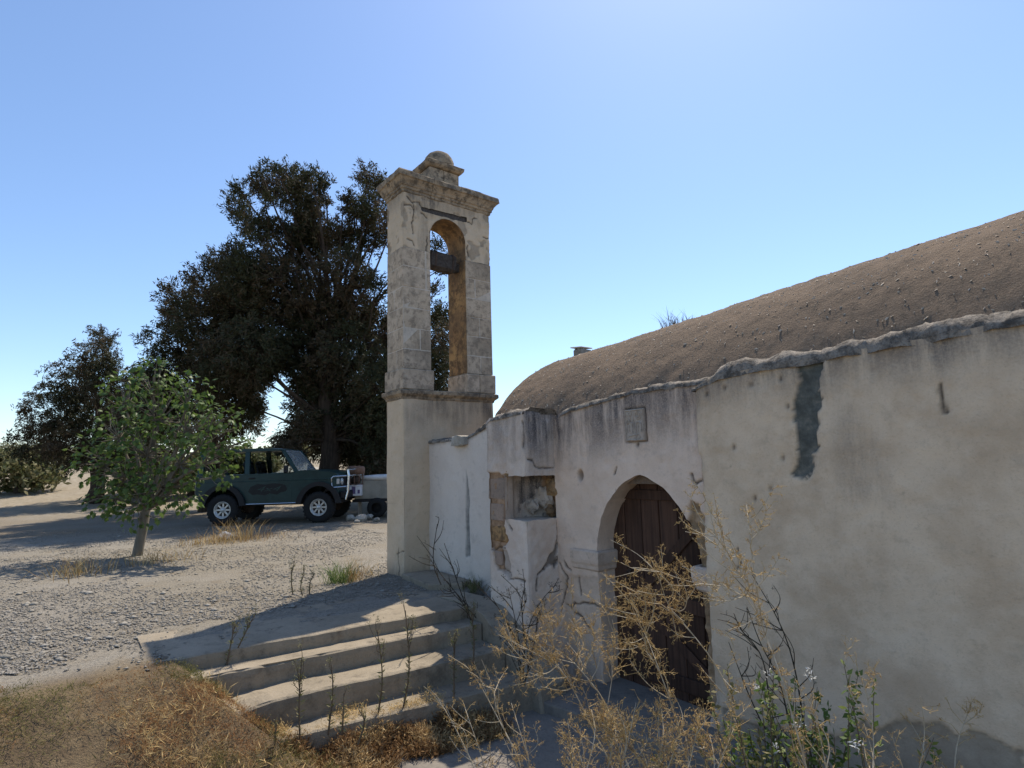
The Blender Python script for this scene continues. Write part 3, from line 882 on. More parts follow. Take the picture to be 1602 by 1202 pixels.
# white side wall
YW = .39
wtop = np.array([(0, 1.79), (.3, 1.80), (.6, 1.79), (.95, 1.80), (1.05, 1.83), (1.25, 1.875), (1.45, 1.93), (1.9, 1.97)])
def white_top(p): return np.interp(p, wtop[:, 0], wtop[:, 1]) + .01 * fbm(p * 10, 8, 2, 3)
wc = lambda pts: [on_wall(x_, y_, YW) for x_, y_ in pts]
W_ST = wc([(729, 735), (733, 770), (734, 800), (735, 830), (736, 870), (729, 872), (728, 800)])
def white_feat(P, Z, X, Y):
    d = .008 * fbm(X * 2.3, Z * 2.3, 51, 4) + .002 * fbm(X * 16, Z * 16, 52, 3)
    w_ = .012 * fbm(X * 10, Z * 5, 3, 3)
    st = sstep(.012, -.012, inpoly(X + w_, Z, W_ST))
    low = sstep(.22, -.02, Z + .12 * fbm(X * 6, Z * 6, 7, 3))
    crust_and_shade = .9 * sstep(.09, .0, white_top(X) - Z) + .35 * low
    return d - .016 * st, {'bare': np.maximum(st, .5 * low * (fbm(X * 8, Z * 8, 2, 2) > .2)), 'crust_and_shade': crust_and_shade, 'crack': 0 * P}
sheet('white_wall', [(-.02, YW), (1.95, YW)], -.5, white_top, .016, M['whitewash'], chapel, white_feat)
coping('white_wall_top', np.arange(-.02, 1.9, .02), YW, .30, white_top, lambda x: .012 + .05 * sstep(1.0, 1.4, x), M['cement_cap'], chapel, 5.0)
xs0, zs0 = on_wall(722, 691, YW)
mb = MB()
mb.prism([(xs0 - .15, zs0 - .055), (xs0 - .13, zs0 + .07), (xs0 + .02, zs0 + .085), (xs0 + .16, zs0 + .06), (xs0 + .15, zs0 - .03), (xs0 + .05, zs0 - .06)], 1, YW - .09, YW + .1, .02)
mb.build('spout_stone', M['rubble'], chapel, jitter=.02, freq=11)

# right-hand wall with later render
YR = .43
rt = np.array([on_wall(*q_, YR) for q_ in [(1084, 606), (1100, 597), (1125, 588), (1170, 578), (1215, 569), (1251, 565)]])
rt = np.vstack([rt, [(5.6, rt[-1, 1] + .02), (6.6, rt[-1, 1] + .05), (9.2, rt[-1, 1] + .05)]])
def right_top(x): return np.interp(x, rt[:, 0], rt[:, 1]) + .006 * fbm(x * 9, 14, 2, 3)
rw = lambda pts: [on_wall(x_, y_, YR) for x_, y_ in pts]
xq, zq = on_wall(1243, 650, YR)
R_GREY = rw([(1258, 540), (1246, 562), (1247, 600), (1240, 640), (1244, 690), (1237, 735), (1243, 745), (1262, 752), (1275, 700), (1284, 640), (1280, 590), (1300, 545)])
R_BARE = [rw([(1130, 1110), (1180, 1130), (1300, 1150), (1420, 1120), (1600, 1170), (1600, 1400), (1120, 1300)])]
R_CR = [rw(l_) for l_ in ([(1150, 860), (1160, 880), (1158, 900)], [(1470, 600), (1476, 640)])]
R_PIT = [on_wall(x_, y_, YR) for x_, y_ in ((1133, 607), (1105, 617), (1174, 602), (1220, 593), (1223, 717), (1231, 636), (1180, 780), (1205, 765), (1148, 700))]
XR0 = on_wall(1100, 790, YR)[0]
def right_feat(P, Z, X, Y):
    d = .010 * fbm(X * 2.0, Z * 2.0, 61, 4) + .003 * fbm(X * 18, Z * 18, 62, 3)
    wx, wz = .03 * fbm(X * 12, Z * 12, 63, 4), .03 * fbm(X * 12, Z * 12, 66, 4)
    gr = sstep(.006, -.006, inpoly(X + wx, Z + wz, R_GREY))
    pit = np.zeros(len(P))
    crk = crack_depth(X, Z, R_CR, .009, .03)
    for pb_ in R_BARE: gr = np.maximum(gr, .55 * sstep(.008, -.008, inpoly(X + wx, Z + wz, pb_)))
    for a_, b_ in R_PIT: pit = np.maximum(pit, np.exp(-(np.hypot(X - a_, (Z - b_) * .7) / .014) ** 2))
    spots = np.clip((vnoise(X * 30, Z * 30, 4.4) - .82) * 6, 0, 1)
    edge = sstep(.05, 0, X - X.min()) * fbm(0 * X, Z * 7, 3, 3)
    d = d - .026 * gr - .02 * pit - .004 * spots - .018 * crk - .02 * np.maximum(edge, 0)
    crust_and_shade = .75 * sstep(.34, 0, right_top(X) - Z) + .3 * sstep(.1, -.7, Z) + .35 * sstep(.25, .7, fbm(X * 1.3, Z * .7, 77, 4))
    return d, {'bare': gr, 'crack': np.maximum(.8 * pit, np.maximum(.4 * spots, crk)), 'crust_and_shade': crust_and_shade}
RX0 = rt[0, 0]
def right_path():
    return [(RX0, YR + .12), (RX0, YR), (9.0, YR), (9.0, YR + .5)]
sheet('side_wall', right_path(), ZB, lambda p: right_top(np.clip(RX0 + p - .12, RX0, 9.0)), .017, M['rough_plaster'], chapel,
      right_feat)
coping('side_wall_top', np.arange(RX0 - .015, 9.05, .02), YR, .42, right_top, lambda x: .015 + .075 * sstep(RX0 + .02, RX0 + .35, x) * (1 + .35 * fbm(x * 2.2, 3, 1, 3)), M['cement_cap'], chapel, 7.0)

# barrel vault
XE, YC, RY, ZS, RZV, KV = .92, 2.67, 2.10, 1.34, 1.64, .071
xs = np.concatenate([np.arange(XE, 7.2, .04), np.arange(7.2, 9.3, .2)])
th = np.linspace(-.05, math.pi + .05, 120)
XX, TH = np.meshgrid(xs, th)
vrough = lambda X_, T_: .012 * fbm(X_ * 1.1, T_ * 2, 71, 3) + .008 * fbm(X_ * 10, T_ * 20, 72, 4)
rough = vrough(XX, TH)
# the far rim is rounded off
rim = .06 * np.exp(-(XX - XE) / .06)
RR = RZV + KV * (XX - XE)
V = np.stack([XX, YC - (RY + rough - rim) * np.cos(TH), ZS + (RR + rough - rim) * np.sin(TH)], -1)
I = np.arange(XX.size).reshape(XX.shape)
q = [tuple(r_) for r_ in np.stack([I[:-1, :-1], I[:-1, 1:], I[1:, 1:], I[1:, :-1]], -1).reshape(-1, 4)]
q += [tuple(I[:, 0]), tuple(I[:, -1][::-1])]
roof = mobj('vault_roof', V.reshape(-1, 3), q, M['vault'], chapel, True)
def on_vault(x, t_):
    return np.array([x, YC - RY * math.cos(t_), ZS + (RZV + KV * (x - XE)) * math.sin(t_)])
# flakes of lime standing out of the vault
FV, FF, n_ = [], [], 0
for k in range(2600):
    x_, t_ = rng.uniform(XE + .1, 6.6), rng.uniform(.1, 1.9)
    p_ = on_vault(x_, t_) + np.array([0, -math.cos(t_), math.sin(t_)]) * (float(vrough(x_, t_)) - .004); nn = np.array([0, -math.cos(t_), math.sin(t_)]); tg = np.array([0, math.sin(t_), math.cos(t_)])
    s_ = rng.uniform(.002, .007) * (1.5 if rng.random() < .1 else 1)
    an = rng.uniform(0, 6.28)
    a_ = np.array([1, 0, 0]) * math.cos(an) + tg * math.sin(an); b_ = np.cross(nn, a_)
    l_ = s_ * rng.uniform(1, 3)
    up = nn * rng.uniform(.004, .012)
    FV += [p_ + a_ * l_ + nn * .005, p_ + b_ * s_ + up, p_ - a_ * l_ + nn * .01, p_ - b_ * s_ - nn * .005, p_ + up * 1.3]
    FF += [(n_, n_ + 1, n_ + 4), (n_ + 1, n_ + 2, n_ + 4), (n_ + 2, n_ + 3, n_ + 4), (n_ + 3, n_, n_ + 4)]
    n_ += 5
o = mobj('lime_flakes', np.array(FV), np.array(FF), M['mortar'], roof); o['kind'] = 'stuff'
# small vent on the ridge
vx, vz = on_wall(900, 552, 2.3)
mb = MB().box((vx, 2.45, vz - .05), (.20, .2, .2), bev=.012)
vent = mb.build('roof_vent', M['rubble'], chapel, jitter=.01, freq=8)
MB().box((vx - .02, 2.45, vz + .09), (.24, .24, .018), Matrix.Rotation(R(6), 3, 'Y'), .006).build('vent_cover', M['tarp_white'], vent)
for dx in (-.08, .07):
    MB().box((vx + dx, 2.40, vz + .065), (.025, .04, .035)).build('spacer', M['rubble'], vent)
# the walls nobody sees from here
MB().box((.98, 2.6, .4), (.10, 4.1, 2.6), bev=.01).build('end_wall', M['rubble'], chapel)
MB().box((5.0, 4.72, .4), (8.1, .2, 2.7), bev=.01).build('back_wall', M['rubble'], chapel)
MB().box((8.95, 2.6, .6), (.12, 4.1, 3.0), bev=.01).build('near_end_wall', M['rubble'], chapel)

# ------------------------------------------------------------------ bell tower
tower = empty('bell_tower', T0, RZ)
tag(tower, 'slender weathered stone bell tower with an open arch beside the chapel', 'bell tower')
TD, TW = .50, 1.52
TY0, TY1 = .44, 1.055                     # the opening
AM, AR, AZ = (TY0 + TY1) / 2, (TY1 - TY0) / 2, 4.80
ring = [(-TD, 0), (0, 0), (0, TW), (-TD, TW)]
t_cr = [[(TD + .02, .62), (TD + .30, .60), (TD + .42, .64)]]
T_CR = [[(.34, -.1), (.345, .30), (.34, .38)], [(.30, .30), (.49, .33)]]
def shaft_feat(P, Z, X, Y):
    d = .008 * fbm(P * 2.2, Z * 2.2, 81, 4) + .003 * fbm(P * 15, Z * 15, 82, 3)
    cr = crack_depth(P, Z, T_CR, .008)
    courses = np.min(np.abs(Z[:, None] - np.array([.44, .95, 1.5, 1.95])[None]), axis=1)
    cj = np.exp(-(courses / .01) ** 2) * (fbm(P * 2, Z * 2, 90, 2) > .15) * .5
    spots = np.clip((vnoise(P * 24, Z * 24, 6.4) - .8) * 6, 0, 1)
    chip = sstep(.25, .5, fbm(P * 5, Z * 5, 88, 3)) * sstep(.9, .3, Z) * sstep(.78, .9, P)
    d = d - .014 * cr - .005 * cj - .005 * spots - .012 * chip
    crust_and_shade = .8 * sstep(.62, .05, 2.37 - Z) * sstep(TD - .05, TD + .1, P) * (.7 + .5 * fbm(P * 3, Z * 3, 83, 3)) + .5 * sstep(.25, -.05, Z)
    return d, {'crack': np.maximum(cr, .5 * spots), 'bare': np.maximum(.7 * chip, .3 * cj), 'crust_and_shade': crust_and_shade}
sheet('shaft', ring, -.3, lambda p: 2.372 + 0 * p, .016, M['tower_plaster'], tower, shaft_feat, closed=True)

def moulding(name, prof, y0, y1, x0, x1, cuts, mat, parent, seed):
    """courses of moulded stone round the tower: profile of (proud, height); cuts = places along the ring where stones butt"""
    rp = np.array([(x0, y0), (x1, y0), (x1, y1), (x0, y1), (x0, y0)], float)
    nr = [np.array(v) for v in ((0, -1.0), (1.0, 0), (0, 1.0), (-1.0, 0))]
    seg = np.linalg.norm(np.diff(rp, axis=0), axis=1)
    cum = np.concatenate([[0], np.cumsum(seg)])
    tot = cum[-1]
    for a_, b_ in zip(cuts, cuts[1:] + [cuts[0] + tot]):
        ps = list(np.arange(a_ + .003, b_ - .003, .03)) + [b_ - .003]
        for c in list(cum[1:]) + [tot + c2 for c2 in cum[1:]]:
            if a_ < c < b_: ps.append(c)
        ps = sorted(set(np.round(ps, 5)))
        V = []
        ctr = np.array([(x0 + x1) / 2, (y0 + y1) / 2])
        jit = rng.uniform(-.004, .004, 2)
        for p in ps:
            pm = p % tot
            k = min(int(np.searchsorted(cum, pm, side='right') - 1), 3)
            base = rp[k] + (rp[k + 1] - rp[k]) * (pm - cum[k]) / seg[k]
            nn = nr[k].copy()
            if np.min(np.abs(cum - pm)) < 1e-4:
                kk = int(np.argmin(np.abs(cum - pm)))
                nn = nr[(kk - 1) % 4] + nr[kk % 4]
            for pr_, hz in prof:
                wv = (1 + .10 * vnoise(p * 7 + seed, hz * 11, 1)) * pr_ - .008 * abs(vnoise(p * 17, hz * 23, seed)) + jit[0]
                chip = .05 * max(0, vnoise(p * 5, seed, 3) - .45) if pr_ > .09 else 0
                q_ = base + nn * (wv - chip)
                V.append((q_[0], q_[1], hz + .004 * vnoise(p * 9, hz * 5, seed + 2) + jit[1]))
        m_ = len(prof)
        Fc = [(i * m_ + j, (i + 1) * m_ + j, (i + 1) * m_ + j + 1, i * m_ + j + 1) for i in range(len(ps) - 1) for j in range(m_ - 1)]
        Fc += [tuple(range(m_)), tuple((len(ps) - 1) * m_ + j for j in range(m_))[::-1]]
        mobj(name, V, Fc, mat, parent)
ledge = [(-.2, 2.365), (.0, 2.365), (.012, 2.372), (.018, 2.40), (.045, 2.425), (.06, 2.44), (.062, 2.485), (.045, 2.497), (-.2, 2.50)]
moulding('ledge_stone', ledge, 0, TW, -TD, 0, [.1, 1.05, 1.72, 2.3, 3.2], M['cornice_stone'], tower, 2.0)
MB().box((-TD / 2, TW / 2, 2.43), (TD - .2, TW - .2, .12)).build('ledge_core', M['mortar'], tower)
# pier plinths
def block(name, x0, x1, y0, y1, z0, z1, mat, parent, bev=.007, jit=.004):
    mb = MB().box(((x0 + x1) / 2, (y0 + y1) / 2, (z0 + z1) / 2), (x1 - x0, y1 - y0, z1 - z0), bev=bev)
    return mb.build(name, M[mat], parent, jitter=jit, freq=6)
block('plinth_stone', -TD - .025, .025, -.03, .475, 2.502, 2.79, 'ashlar', tower, .012)
block('plinth_stone', -TD - .025, .025, 1.03, 1.26, 2.502, 2.788, 'ashlar', tower, .012)
block('plinth_stone', -TD - .025, .025, 1.264, 1.555, 2.502, 2.786, 'ashlar', tower, .012)
# piers laid in courses
zc = [2.792, 3.065, 3.365, 3.66, 3.955, 4.262, 4.535]
for pi, (ya, yb_) in enumerate(((0, TY0), (TY1, TW))):
    pier = empty('pier'); pier.parent = tower
    MB().box((-TD / 2, (ya + yb_) / 2, (zc[0] + zc[-1]) / 2), (TD - .006, yb_ - ya - .006, zc[-1] - zc[0] - .004)).build('mortar_core', M['mortar'], pier)
    for k in range(6):
        z0, z1 = zc[k] + .003, zc[k + 1] - .003
        fl = rng.uniform(-.004, .004)
        if pi == 0:
            cut = {1: .27, 4: .37, 5: .365}.get(k)
        else:
            cut = {0: 1.30, 2: 1.29, 4: 1.22}.get(k)
        gap = .003 if (pi == 1 or k < 4) else .009
        xm = -TD + (.22 if k % 2 else .30)
        if cut is None:
            block('ashlar_block', xm + .003, fl, ya, yb_, z0, z1, 'ashlar', pier)
            block('ashlar_block', -TD, xm - .003, ya, yb_, z0, z1, 'ashlar', pier)
        else:
            block('ashlar_block', -TD + (.18 if k % 2 else 0), fl, ya, cut - gap, z0, z1, 'ashlar', pier)
            block('ashlar_block', -TD, fl * .5 - .001, cut + gap, yb_, z0, z1, 'ashlar', pier)
            if k % 2: block('ashlar_block', -TD, -TD + .175, ya, cut - gap, z0, z1, 'ashlar', pier)
MB().box((-TD / 2, TY1 - .006, (2.80 + 4.53) / 2), (TD - .02, .014, 1.72)).build('inner_render', M['ochre_stone'], tower)
# head with the arch
def head_sd(p, z):
    f_ = sd_round(p, z, TD + AM, AR, 4.4, AZ)
    b_ = sd_round(p, z, TD + TW + TD + (TW - AM), AR, 4.4, AZ)
    return np.minimum(f_, b_) + .006 * fbm(p * 9, z * 9, 95, 2)
def lintel_sd(p, z):
    return sd_rect(p, z - .03 * (p - TD - .3), TD + .30, TD + 1.09, 5.125, 5.20) + .008 * fbm(p * 9, z * 9, 96, 3)
H_CR = [[(TD + .07, 5.30), (TD + .16, 5.22), (TD + .19, 5.12), (TD + .16, 5.0), (TD + .155, 4.86), (TD + .16, 4.75)], [(TD + .0, 5.17), (TD + .12, 5.19), (TD + .18, 5.12)],
        [(TD + .06, 4.66), (TD + .14, 4.64), (TD + .18, 4.58)], [(TD + .40, 4.76), (TD + .38, 4.62), (TD + .37, 4.53)], [(TD + 1.1, 5.16), (TD + 1.19, 5.13), (TD + 1.2, 5.23), (TD + 1.28, 5.25)],
        [(TD + .13, 5.24), (TD + .28, 5.25), (TD + .3, 5.17)], [(TD + .28, 5.10), (TD + .40, 5.06)], [(TD + 1.1, 4.78), (TD + 1.12, 4.62)], [(TD + 1.4, 4.98), (TD + 1.52, 4.97)]]
def head_feat(P, Z, X, Y):
    d = .009 * fbm(P * 2.6, Z * 2.6, 101, 4) + .004 * fbm(P * 17, Z * 17, 102, 3)
    cr = crack_depth(P, Z, H_CR, .009, .015)
    pitch = sstep(.35, .5, fbm(P * 6, Z * 6, 105, 3))
    d = d - .02 * cr - .008 * pitch
    crust_and_shade = .55 * sstep(.35, .0, 5.37 - Z) + .4 * sstep(.2, .6, fbm(P * 5, Z * 2, 107, 3))
    return d, {'crack': cr, 'bare': .5 * pitch, 'crust_and_shade': crust_and_shade}
sheet('arch_head', ring, 4.538, lambda p: 5.37 + 0 * p, .0125, M['tower_plaster'], tower, head_feat, [head_sd, lintel_sd], closed=True)
arc = [(TY0, z_) for z_ in np.arange(4.538, AZ, .03)] + [(AM - AR * math.cos(t_), AZ + AR * math.sin(t_)) for t_ in np.linspace(0, math.pi, 40)] + [(TY1, z_) for z_ in np.arange(AZ, 4.53, -.03)[1:]] + [(TY1, 4.538)]
arc = np.array(arc)
rows = []
for k in np.linspace(0, 1, 20):
    r_ = .006 * fbm(arc[:, 0] * 9, arc[:, 1] * 9, k * 5, 3) * min(1, 6 * k, 6 * (1 - k))
    cy, cz = arc[:, 0] - AM, np.maximum(arc[:, 1] - AZ, 0)
    ln = np.hypot(cy, cz) + 1e-6
    rows.append(np.stack([np.full(len(arc), .003 - (TD + .006) * k), arc[:, 0] + r_ * cy / ln, arc[:, 1] + r_ * cz / ln], -1))
V = np.concatenate(rows); n_ = len(arc)
I = np.arange(len(rows) * n_).reshape(len(rows), n_)
q = np.stack([I[:-1, :-1], I[:-1, 1:], I[1:, 1:], I[1:, :-1]], -1).reshape(-1, 4)
mobj('arch_soffit', V, q, M['ochre_stone'], tower, True)
MB().box((-.13, .69, 5.175), (.22, .92, .13), Matrix.Rotation(R(1.7), 3, 'X'), .01).build('timber_lintel', M['old_timber'], tower, jitter=.006, freq=9)
corn = [(-.2, 5.355), (.0, 5.355), (.016, 5.365), (.02, 5.40), (.035, 5.408), (.04, 5.44), (.052, 5.448), (.068, 5.485), (.095, 5.525), (.10, 5.54), (.122, 5.55), (.128, 5.615), (.118, 5.635), (.02, 5.67), (-.2, 5.70)]
moulding('cornice_stone', corn, 0, TW, -TD, 0, [.25, .95, 1.42, 2.25, 3.2], M['cornice_stone'], tower, 11.0)
MB().box((-TD / 2, TW / 2, 5.53), (TD - .3, TW - .3, .3)).build('cornice_core', M['mortar'], tower)
# cap block, slab and dome
cap = empty('cap'); cap.parent = tower
CX, CY = -.27, .765
block('cap_stone', CX - .19, CX + .17, CY - .265, CY - .02, 5.685, 5.945, 'cornice_stone', cap, .012)
block('cap_stone', CX - .19, CX + .168, CY - .016, CY + .265, 5.685, 5.945, 'cornice_stone', cap, .012)
mb = MB()
for (a_, za), (b_, zb_) in [((.03, 5.947), (.06, 5.99)), ((.06, 5.99), (.075, 6.03))]:
    pass
V, prof = [], [(.01, 5.946), (.03, 5.955), (.055, 5.985), (.062, 6.03), (.045, 6.045), (-.05, 6.05)]
rect = [(-1, -1), (1, -1), (1, 1), (-1, 1)]
pts = []
for k in range(4):
    (ax_, ay_), (bx_, by_) = rect[k], rect[(k + 1) % 4]
    pts += [(ax_ + (bx_ - ax_) * t_, ay_ + (by_ - ay_) * t_) for t_ in np.linspace(0, 1, 8, endpoint=False)]
for pr_, hz in prof:
    for a_, b_ in pts:
        V.append((CX - .01 + a_ * (.18 + pr_) + .006 * vnoise(a_ * 3, b_ * 3, hz * 9), CY + b_ * (.265 + pr_) + .006 * vnoise(a_ * 3 + 5, b_ * 3, hz * 9), hz))
m_ = len(pts)
Fc = [(r_ * m_ + i, r_ * m_ + (i + 1) % m_, (r_ + 1) * m_ + (i + 1) % m_, (r_ + 1) * m_ + i) for r_ in range(len(prof) - 1) for i in range(m_)] + [tuple(range(m_))[::-1], tuple((len(prof) - 1) * m_ + i for i in range(m_))]
mobj('cap_slab', V, Fc, M['cornice_stone'], cap)
mb = MB().lathe([(.235, 6.04), (.238, 6.08), (.232, 6.13), (.21, 6.19), (.17, 6.245), (.11, 6.285), (.05, 6.302), (.001, 6.306)], (CX, CY, 0), 2, 28)
mb.build('dome', M['cornice_stone'], cap, True, .008, 7)
# timber headstock left hanging in the arch
hs = empty('bell_headstock', L(-.22, AM, 4.50), RZ)
tag(hs, 'dark weathered timber bell headstock wedged across the tower arch', 'bell headstock')
mb = MB()
prof8 = [(-.12, -.09), (-.09, -.125), (.09, -.13), (.125, -.09), (.125, .10), (.085, .135), (-.08, .13), (-.12, .09)]
mb.prism(prof8, 1, -AR + .06, AR - .10, .012)
mb.build('beam', M['old_timber'], hs, jitter=.012, freq=7)
MB().box((0, AR - .055, -.035), (.13, .11, .13), bev=.01).build('beam_tenon', M['old_timber'], hs)
MB().box((0, -AR + .03, .0), (.12, .07, .13), bev=.01).build('beam_tenon', M['old_timber'], hs)
for yy in (-.17, .13):
    mb = MB(); pr2 = [(a_ * 1.04 + np.sign(a_) * .003, b_ * 1.04 + np.sign(b_) * .003) for a_, b_ in prof8]
    mb.prism(pr2, 1, yy, yy + .03)
    mb.build('iron_strap', M['iron'], hs)
hs.rotation_euler = (R(-2), R(8), RZ)

# ------------------------------------------------------------------ parked four-wheel drive
JX, JY = at(498, 818, 15.5)[0], 16.3
jeep = empty('parked_jeep', (JX, JY, 0.0), R(1.5))
tag(jeep, 'dark green two-door off-road car parked under the big tree', 'car')
HW = .84                                       # half width, the near side is -y
body = empty('body'); body.parent = jeep
def side(poly, y0, y1, name, mat, parent, bev=.02):
    return MB().prism(poly, 1, y0, y1, bev).build(name, M[mat], parent)
tub = [(-3.25, .62), (-3.28, .95), (-3.25, 1.30), (-.62, 1.33), (-.58, 1.37), (-.30, 1.385), (.30, 1.33), (.46, 1.28), (.52, 1.18), (.52, .78), (.50, .62), (.44, .60), (.43, .80), (.33, .95), (.15, 1.03),
       (-.15, 1.03), (-.33, .95), (-.45, .75), (-.50, .54), (-2.02, .54), (-2.08, .75), (-2.20, .95), (-2.35, 1.02), (-2.65, 1.02), (-2.80, .95), (-2.92, .75), (-2.97, .62)]
side(tub, -HW, HW, 'tub', 'car_paint', body, .035)
MB().box((-1.3, 0, .60), (3.6, 1.3, .25)).build('chassis', M['black_plastic'], body)
# cabin: roof, pillars
mb = MB().prism([(-3.22, 1.90), (-3.2, 1.965), (-2.9, 1.995), (-1.3, 1.99), (-1.06, 1.955), (-1.0, 1.915)], 1, -HW + .09, HW - .09, .03)
mb.build('roof', M['car_paint'], body)
for sy in (-1, 1):
    yo, yi = sy * (HW - .03), sy * (HW - .10)
    for nm, poly in (('pillar', [(-.66, 1.32), (-.57, 1.33), (-.99, 1.94), (-1.08, 1.93)]), ('pillar', [(-1.98, 1.30), (-1.86, 1.30), (-1.90, 1.93), (-2.02, 1.93)]),
                     ('pillar', [(-3.24, 1.29), (-3.08, 1.29), (-3.06, 1.93), (-3.2, 1.93)])):
        mb = MB().prism(poly, 1, yo, yi)
        mb.v[-1][:, 1] -= sy * .10 * (mb.v[-1][:, 2] - 1.3) / .65
        mb.build(nm, M['car_paint'], body)
    for poly in ([(-.68, 1.32), (-1.86, 1.31), (-1.90, 1.92), (-1.07, 1.93)], [(-2.0, 1.31), (-3.1, 1.3), (-3.08, 1.92), (-2.02, 1.92)]):
        mb = MB().prism(poly, 1, sy * (HW - .06), sy * (HW - .066))
        mb.v[-1][:, 1] -= sy * .10 * (mb.v[-1][:, 2] - 1.3) / .65
        mb.build('side_window', M['glass'], body)
    # door outline, handle, sill
    dy = sy * (HW + .004)
    dr = MB().prism([(-.72, .60), (-.72, 1.29), (-1.94, 1.275), (-1.94, .60)], 1, sy * (HW - .01), dy, .006).build('door', M['car_paint'], jeep)
    MB().box((-1.77, sy * (HW + .016), 1.20), (.17, .025, .035), bev=.008).build('handle', M['black_plastic'], dr)
    MB().tube([(-2.0, sy * (HW + .02), .53), (-.55, sy * (HW + .02), .535)], .016, 8).build('sill_trim', M['chrome'], jeep)
    MB().box((-.85, sy * (HW + .10), 1.42), (.10, .14, .20), bev=.03).build('mirror', M['black_plastic'], jeep)
    MB().tube([(-3.2, sy * (HW + .004), 1.12), (.45, sy * (HW + .004), 1.13)], .008, 6).build('body_crease', M['car_paint'], jeep)
    # wheel arch flares
    for cx_ in (0, -2.5):
        pts_o = [(cx_ + .60 * math.cos(t_), .41 + .66 * math.sin(t_)) for t_ in np.linspace(.15, math.pi - .15, 18)]
        pts_i = [(cx_ + .46 * math.cos(t_), .41 + .55 * math.sin(t_)) for t_ in np.linspace(math.pi - .15, .15, 18)]
        MB().prism(pts_o + pts_i, 1, sy * (HW - .02), sy * (HW + .09)).build('flare', M['black_plastic'], jeep)
        # wheel
        wh = empty('wheel', (cx_, sy * (HW - .06), .40)); wh.parent = jeep
        mb = MB()
        pr = [(.225, -.12), (.30, -.135), (.36, -.13), (.395, -.10), (.402, -.05), (.402, .05), (.395, .10), (.36, .13), (.30, .135), (.225, .12)]
        mb.lathe(pr, (0, 0, 0), 1, 40); mb.build('tyre', M['rubber'], wh, True)
        for k in range(0, 40, 2): pass
        mb = MB()
        for k in range(26):
            an = k * 2 * math.pi / 26
            mb.box((.402 * math.cos(an), 0, .402 * math.sin(an)), (.022, .2, .05), Matrix.Rotation(-an, 3, 'Y'))
        mb.build('tread_lugs', M['rubber'], wh)['kind'] = 'stuff'
        f_ = sy
        mb = MB().lathe([(.228, -.11 * f_), (.228, .10 * f_), (.215, .118 * f_), (.20, .10 * f_), (.185, .05 * f_), (.17, .045 * f_)], (0, 0, 0), 1, 40)
        mb.lathe([(.17, .045 * f_), (.165, .055 * f_)], (0, 0, 0), 1, 40)
        mb.build('rim', M['alloy'], wh, True)
        for k in range(8):
            an = k * math.pi / 4
            MB().box((.12 * math.cos(an), .055 * f_, .12 * math.sin(an)), (.13, .022, .048), Matrix.Rotation(-an, 3, 'Y'), .008).build('spoke', M['alloy'], wh)
        mb = MB().lathe([(.001, .10 * f_), (.045, .098 * f_), (.055, .08 * f_), (.06, .05 * f_), (.075, .06 * f_), (.08, .04 * f_)], (0, 0, 0), 1, 24); mb.build('hub', M['alloy'], wh, True)
        MB().lathe([(.001, .01 * f_), (.22, .01 * f_)], (0, 0, 0), 1, 30).build('brake_disc', M['iron'], wh)
# screens
ws = MB(); ws.add([(-.60, -HW + .08, 1.37), (-.60, HW - .08, 1.37), (-1.01, HW - .17, 1.935), (-1.01, -HW + .17, 1.935), (-.607, -HW + .08, 1.365), (-.607, HW - .08, 1.365), (-1.017, HW - .17, 1.93), (-1.017, -HW + .17, 1.93)], [(0, 1, 2, 3), (7, 6, 5, 4), (0, 4, 5, 1), (1, 5, 6, 2), (2, 6, 7, 3), (3, 7, 4, 0)])
ws.build('windscreen', M['windscreen'], jeep)
ws = MB().box((-3.21, 0, 1.6), (.01, 1.3, .52)); ws.build('rear_window', M['glass'], jeep)
for sy in (-.4, .4):
    MB().box((-1.75, sy, 1.05), (.5, .5, .18), bev=.06).build('seat', M['seat_cloth'], jeep)
    MB().box((-2.02, sy, 1.35), (.14, .46, .62), Matrix.Rotation(R(-12), 3, 'Y'), .05).build('seat_back', M['seat_cloth'], jeep)
MB().lathe([(.19, -.012), (.20, 0), (.19, .012), (.18, 0), (.19, -.012)], (0, 0, 0), 0, 20).build('steering_wheel', M['black_plastic'], jeep).location = (-1.15, .38, 1.35)
# nose: headlights, bumper, bull bar
MB().box((.50, 0, 1.03), (.06, 1.30, .30), bev=.02).build('grille', M['black_plastic'], jeep)
for sy in (-1, 1):
    MB().lathe([(.001, .03), (.07, .025), (.095, 0), (.10, -.02)], (.53, sy * .58, 1.05), 0, 20).build('headlight', M['lamp_glass'], jeep, True)
    MB().box((.49, sy * (HW - .015), 1.06), (.07, .06, .14), bev=.01).build('turn_signal', M['lamp_glass'], jeep)
MB().box((.62, 0, .70), (.16, 1.66, .20), bev=.03).build('bumper', M['black_plastic'], jeep)
bb = empty('bull_bar'); bb.parent = jeep
for sy in (-1, 1):
    y_ = sy * (HW + .0)
    loop = [(.72, y_, .92), (.38, y_, .90), (.33, y_, .95), (.32, y_, 1.14), (.37, y_, 1.19), (.72, y_ * .98, 1.20)]
    MB().tube(loop, .024, 8).build('side_loop', M['chrome'], bb)
    MB().tube([(.70, sy * .83, .58), (.76, sy * .83, .8), (.77, sy * .82, 1.2), (.74, sy * .80, 1.36)], .026, 8).build('upright', M['chrome'], bb)
for z_ in (.92, 1.20, 1.36):
    MB().tube([(.76, -.82, z_), (.79, 0, z_), (.76, .82, z_)], .024, 8).build('cross_tube', M['chrome'], bb)
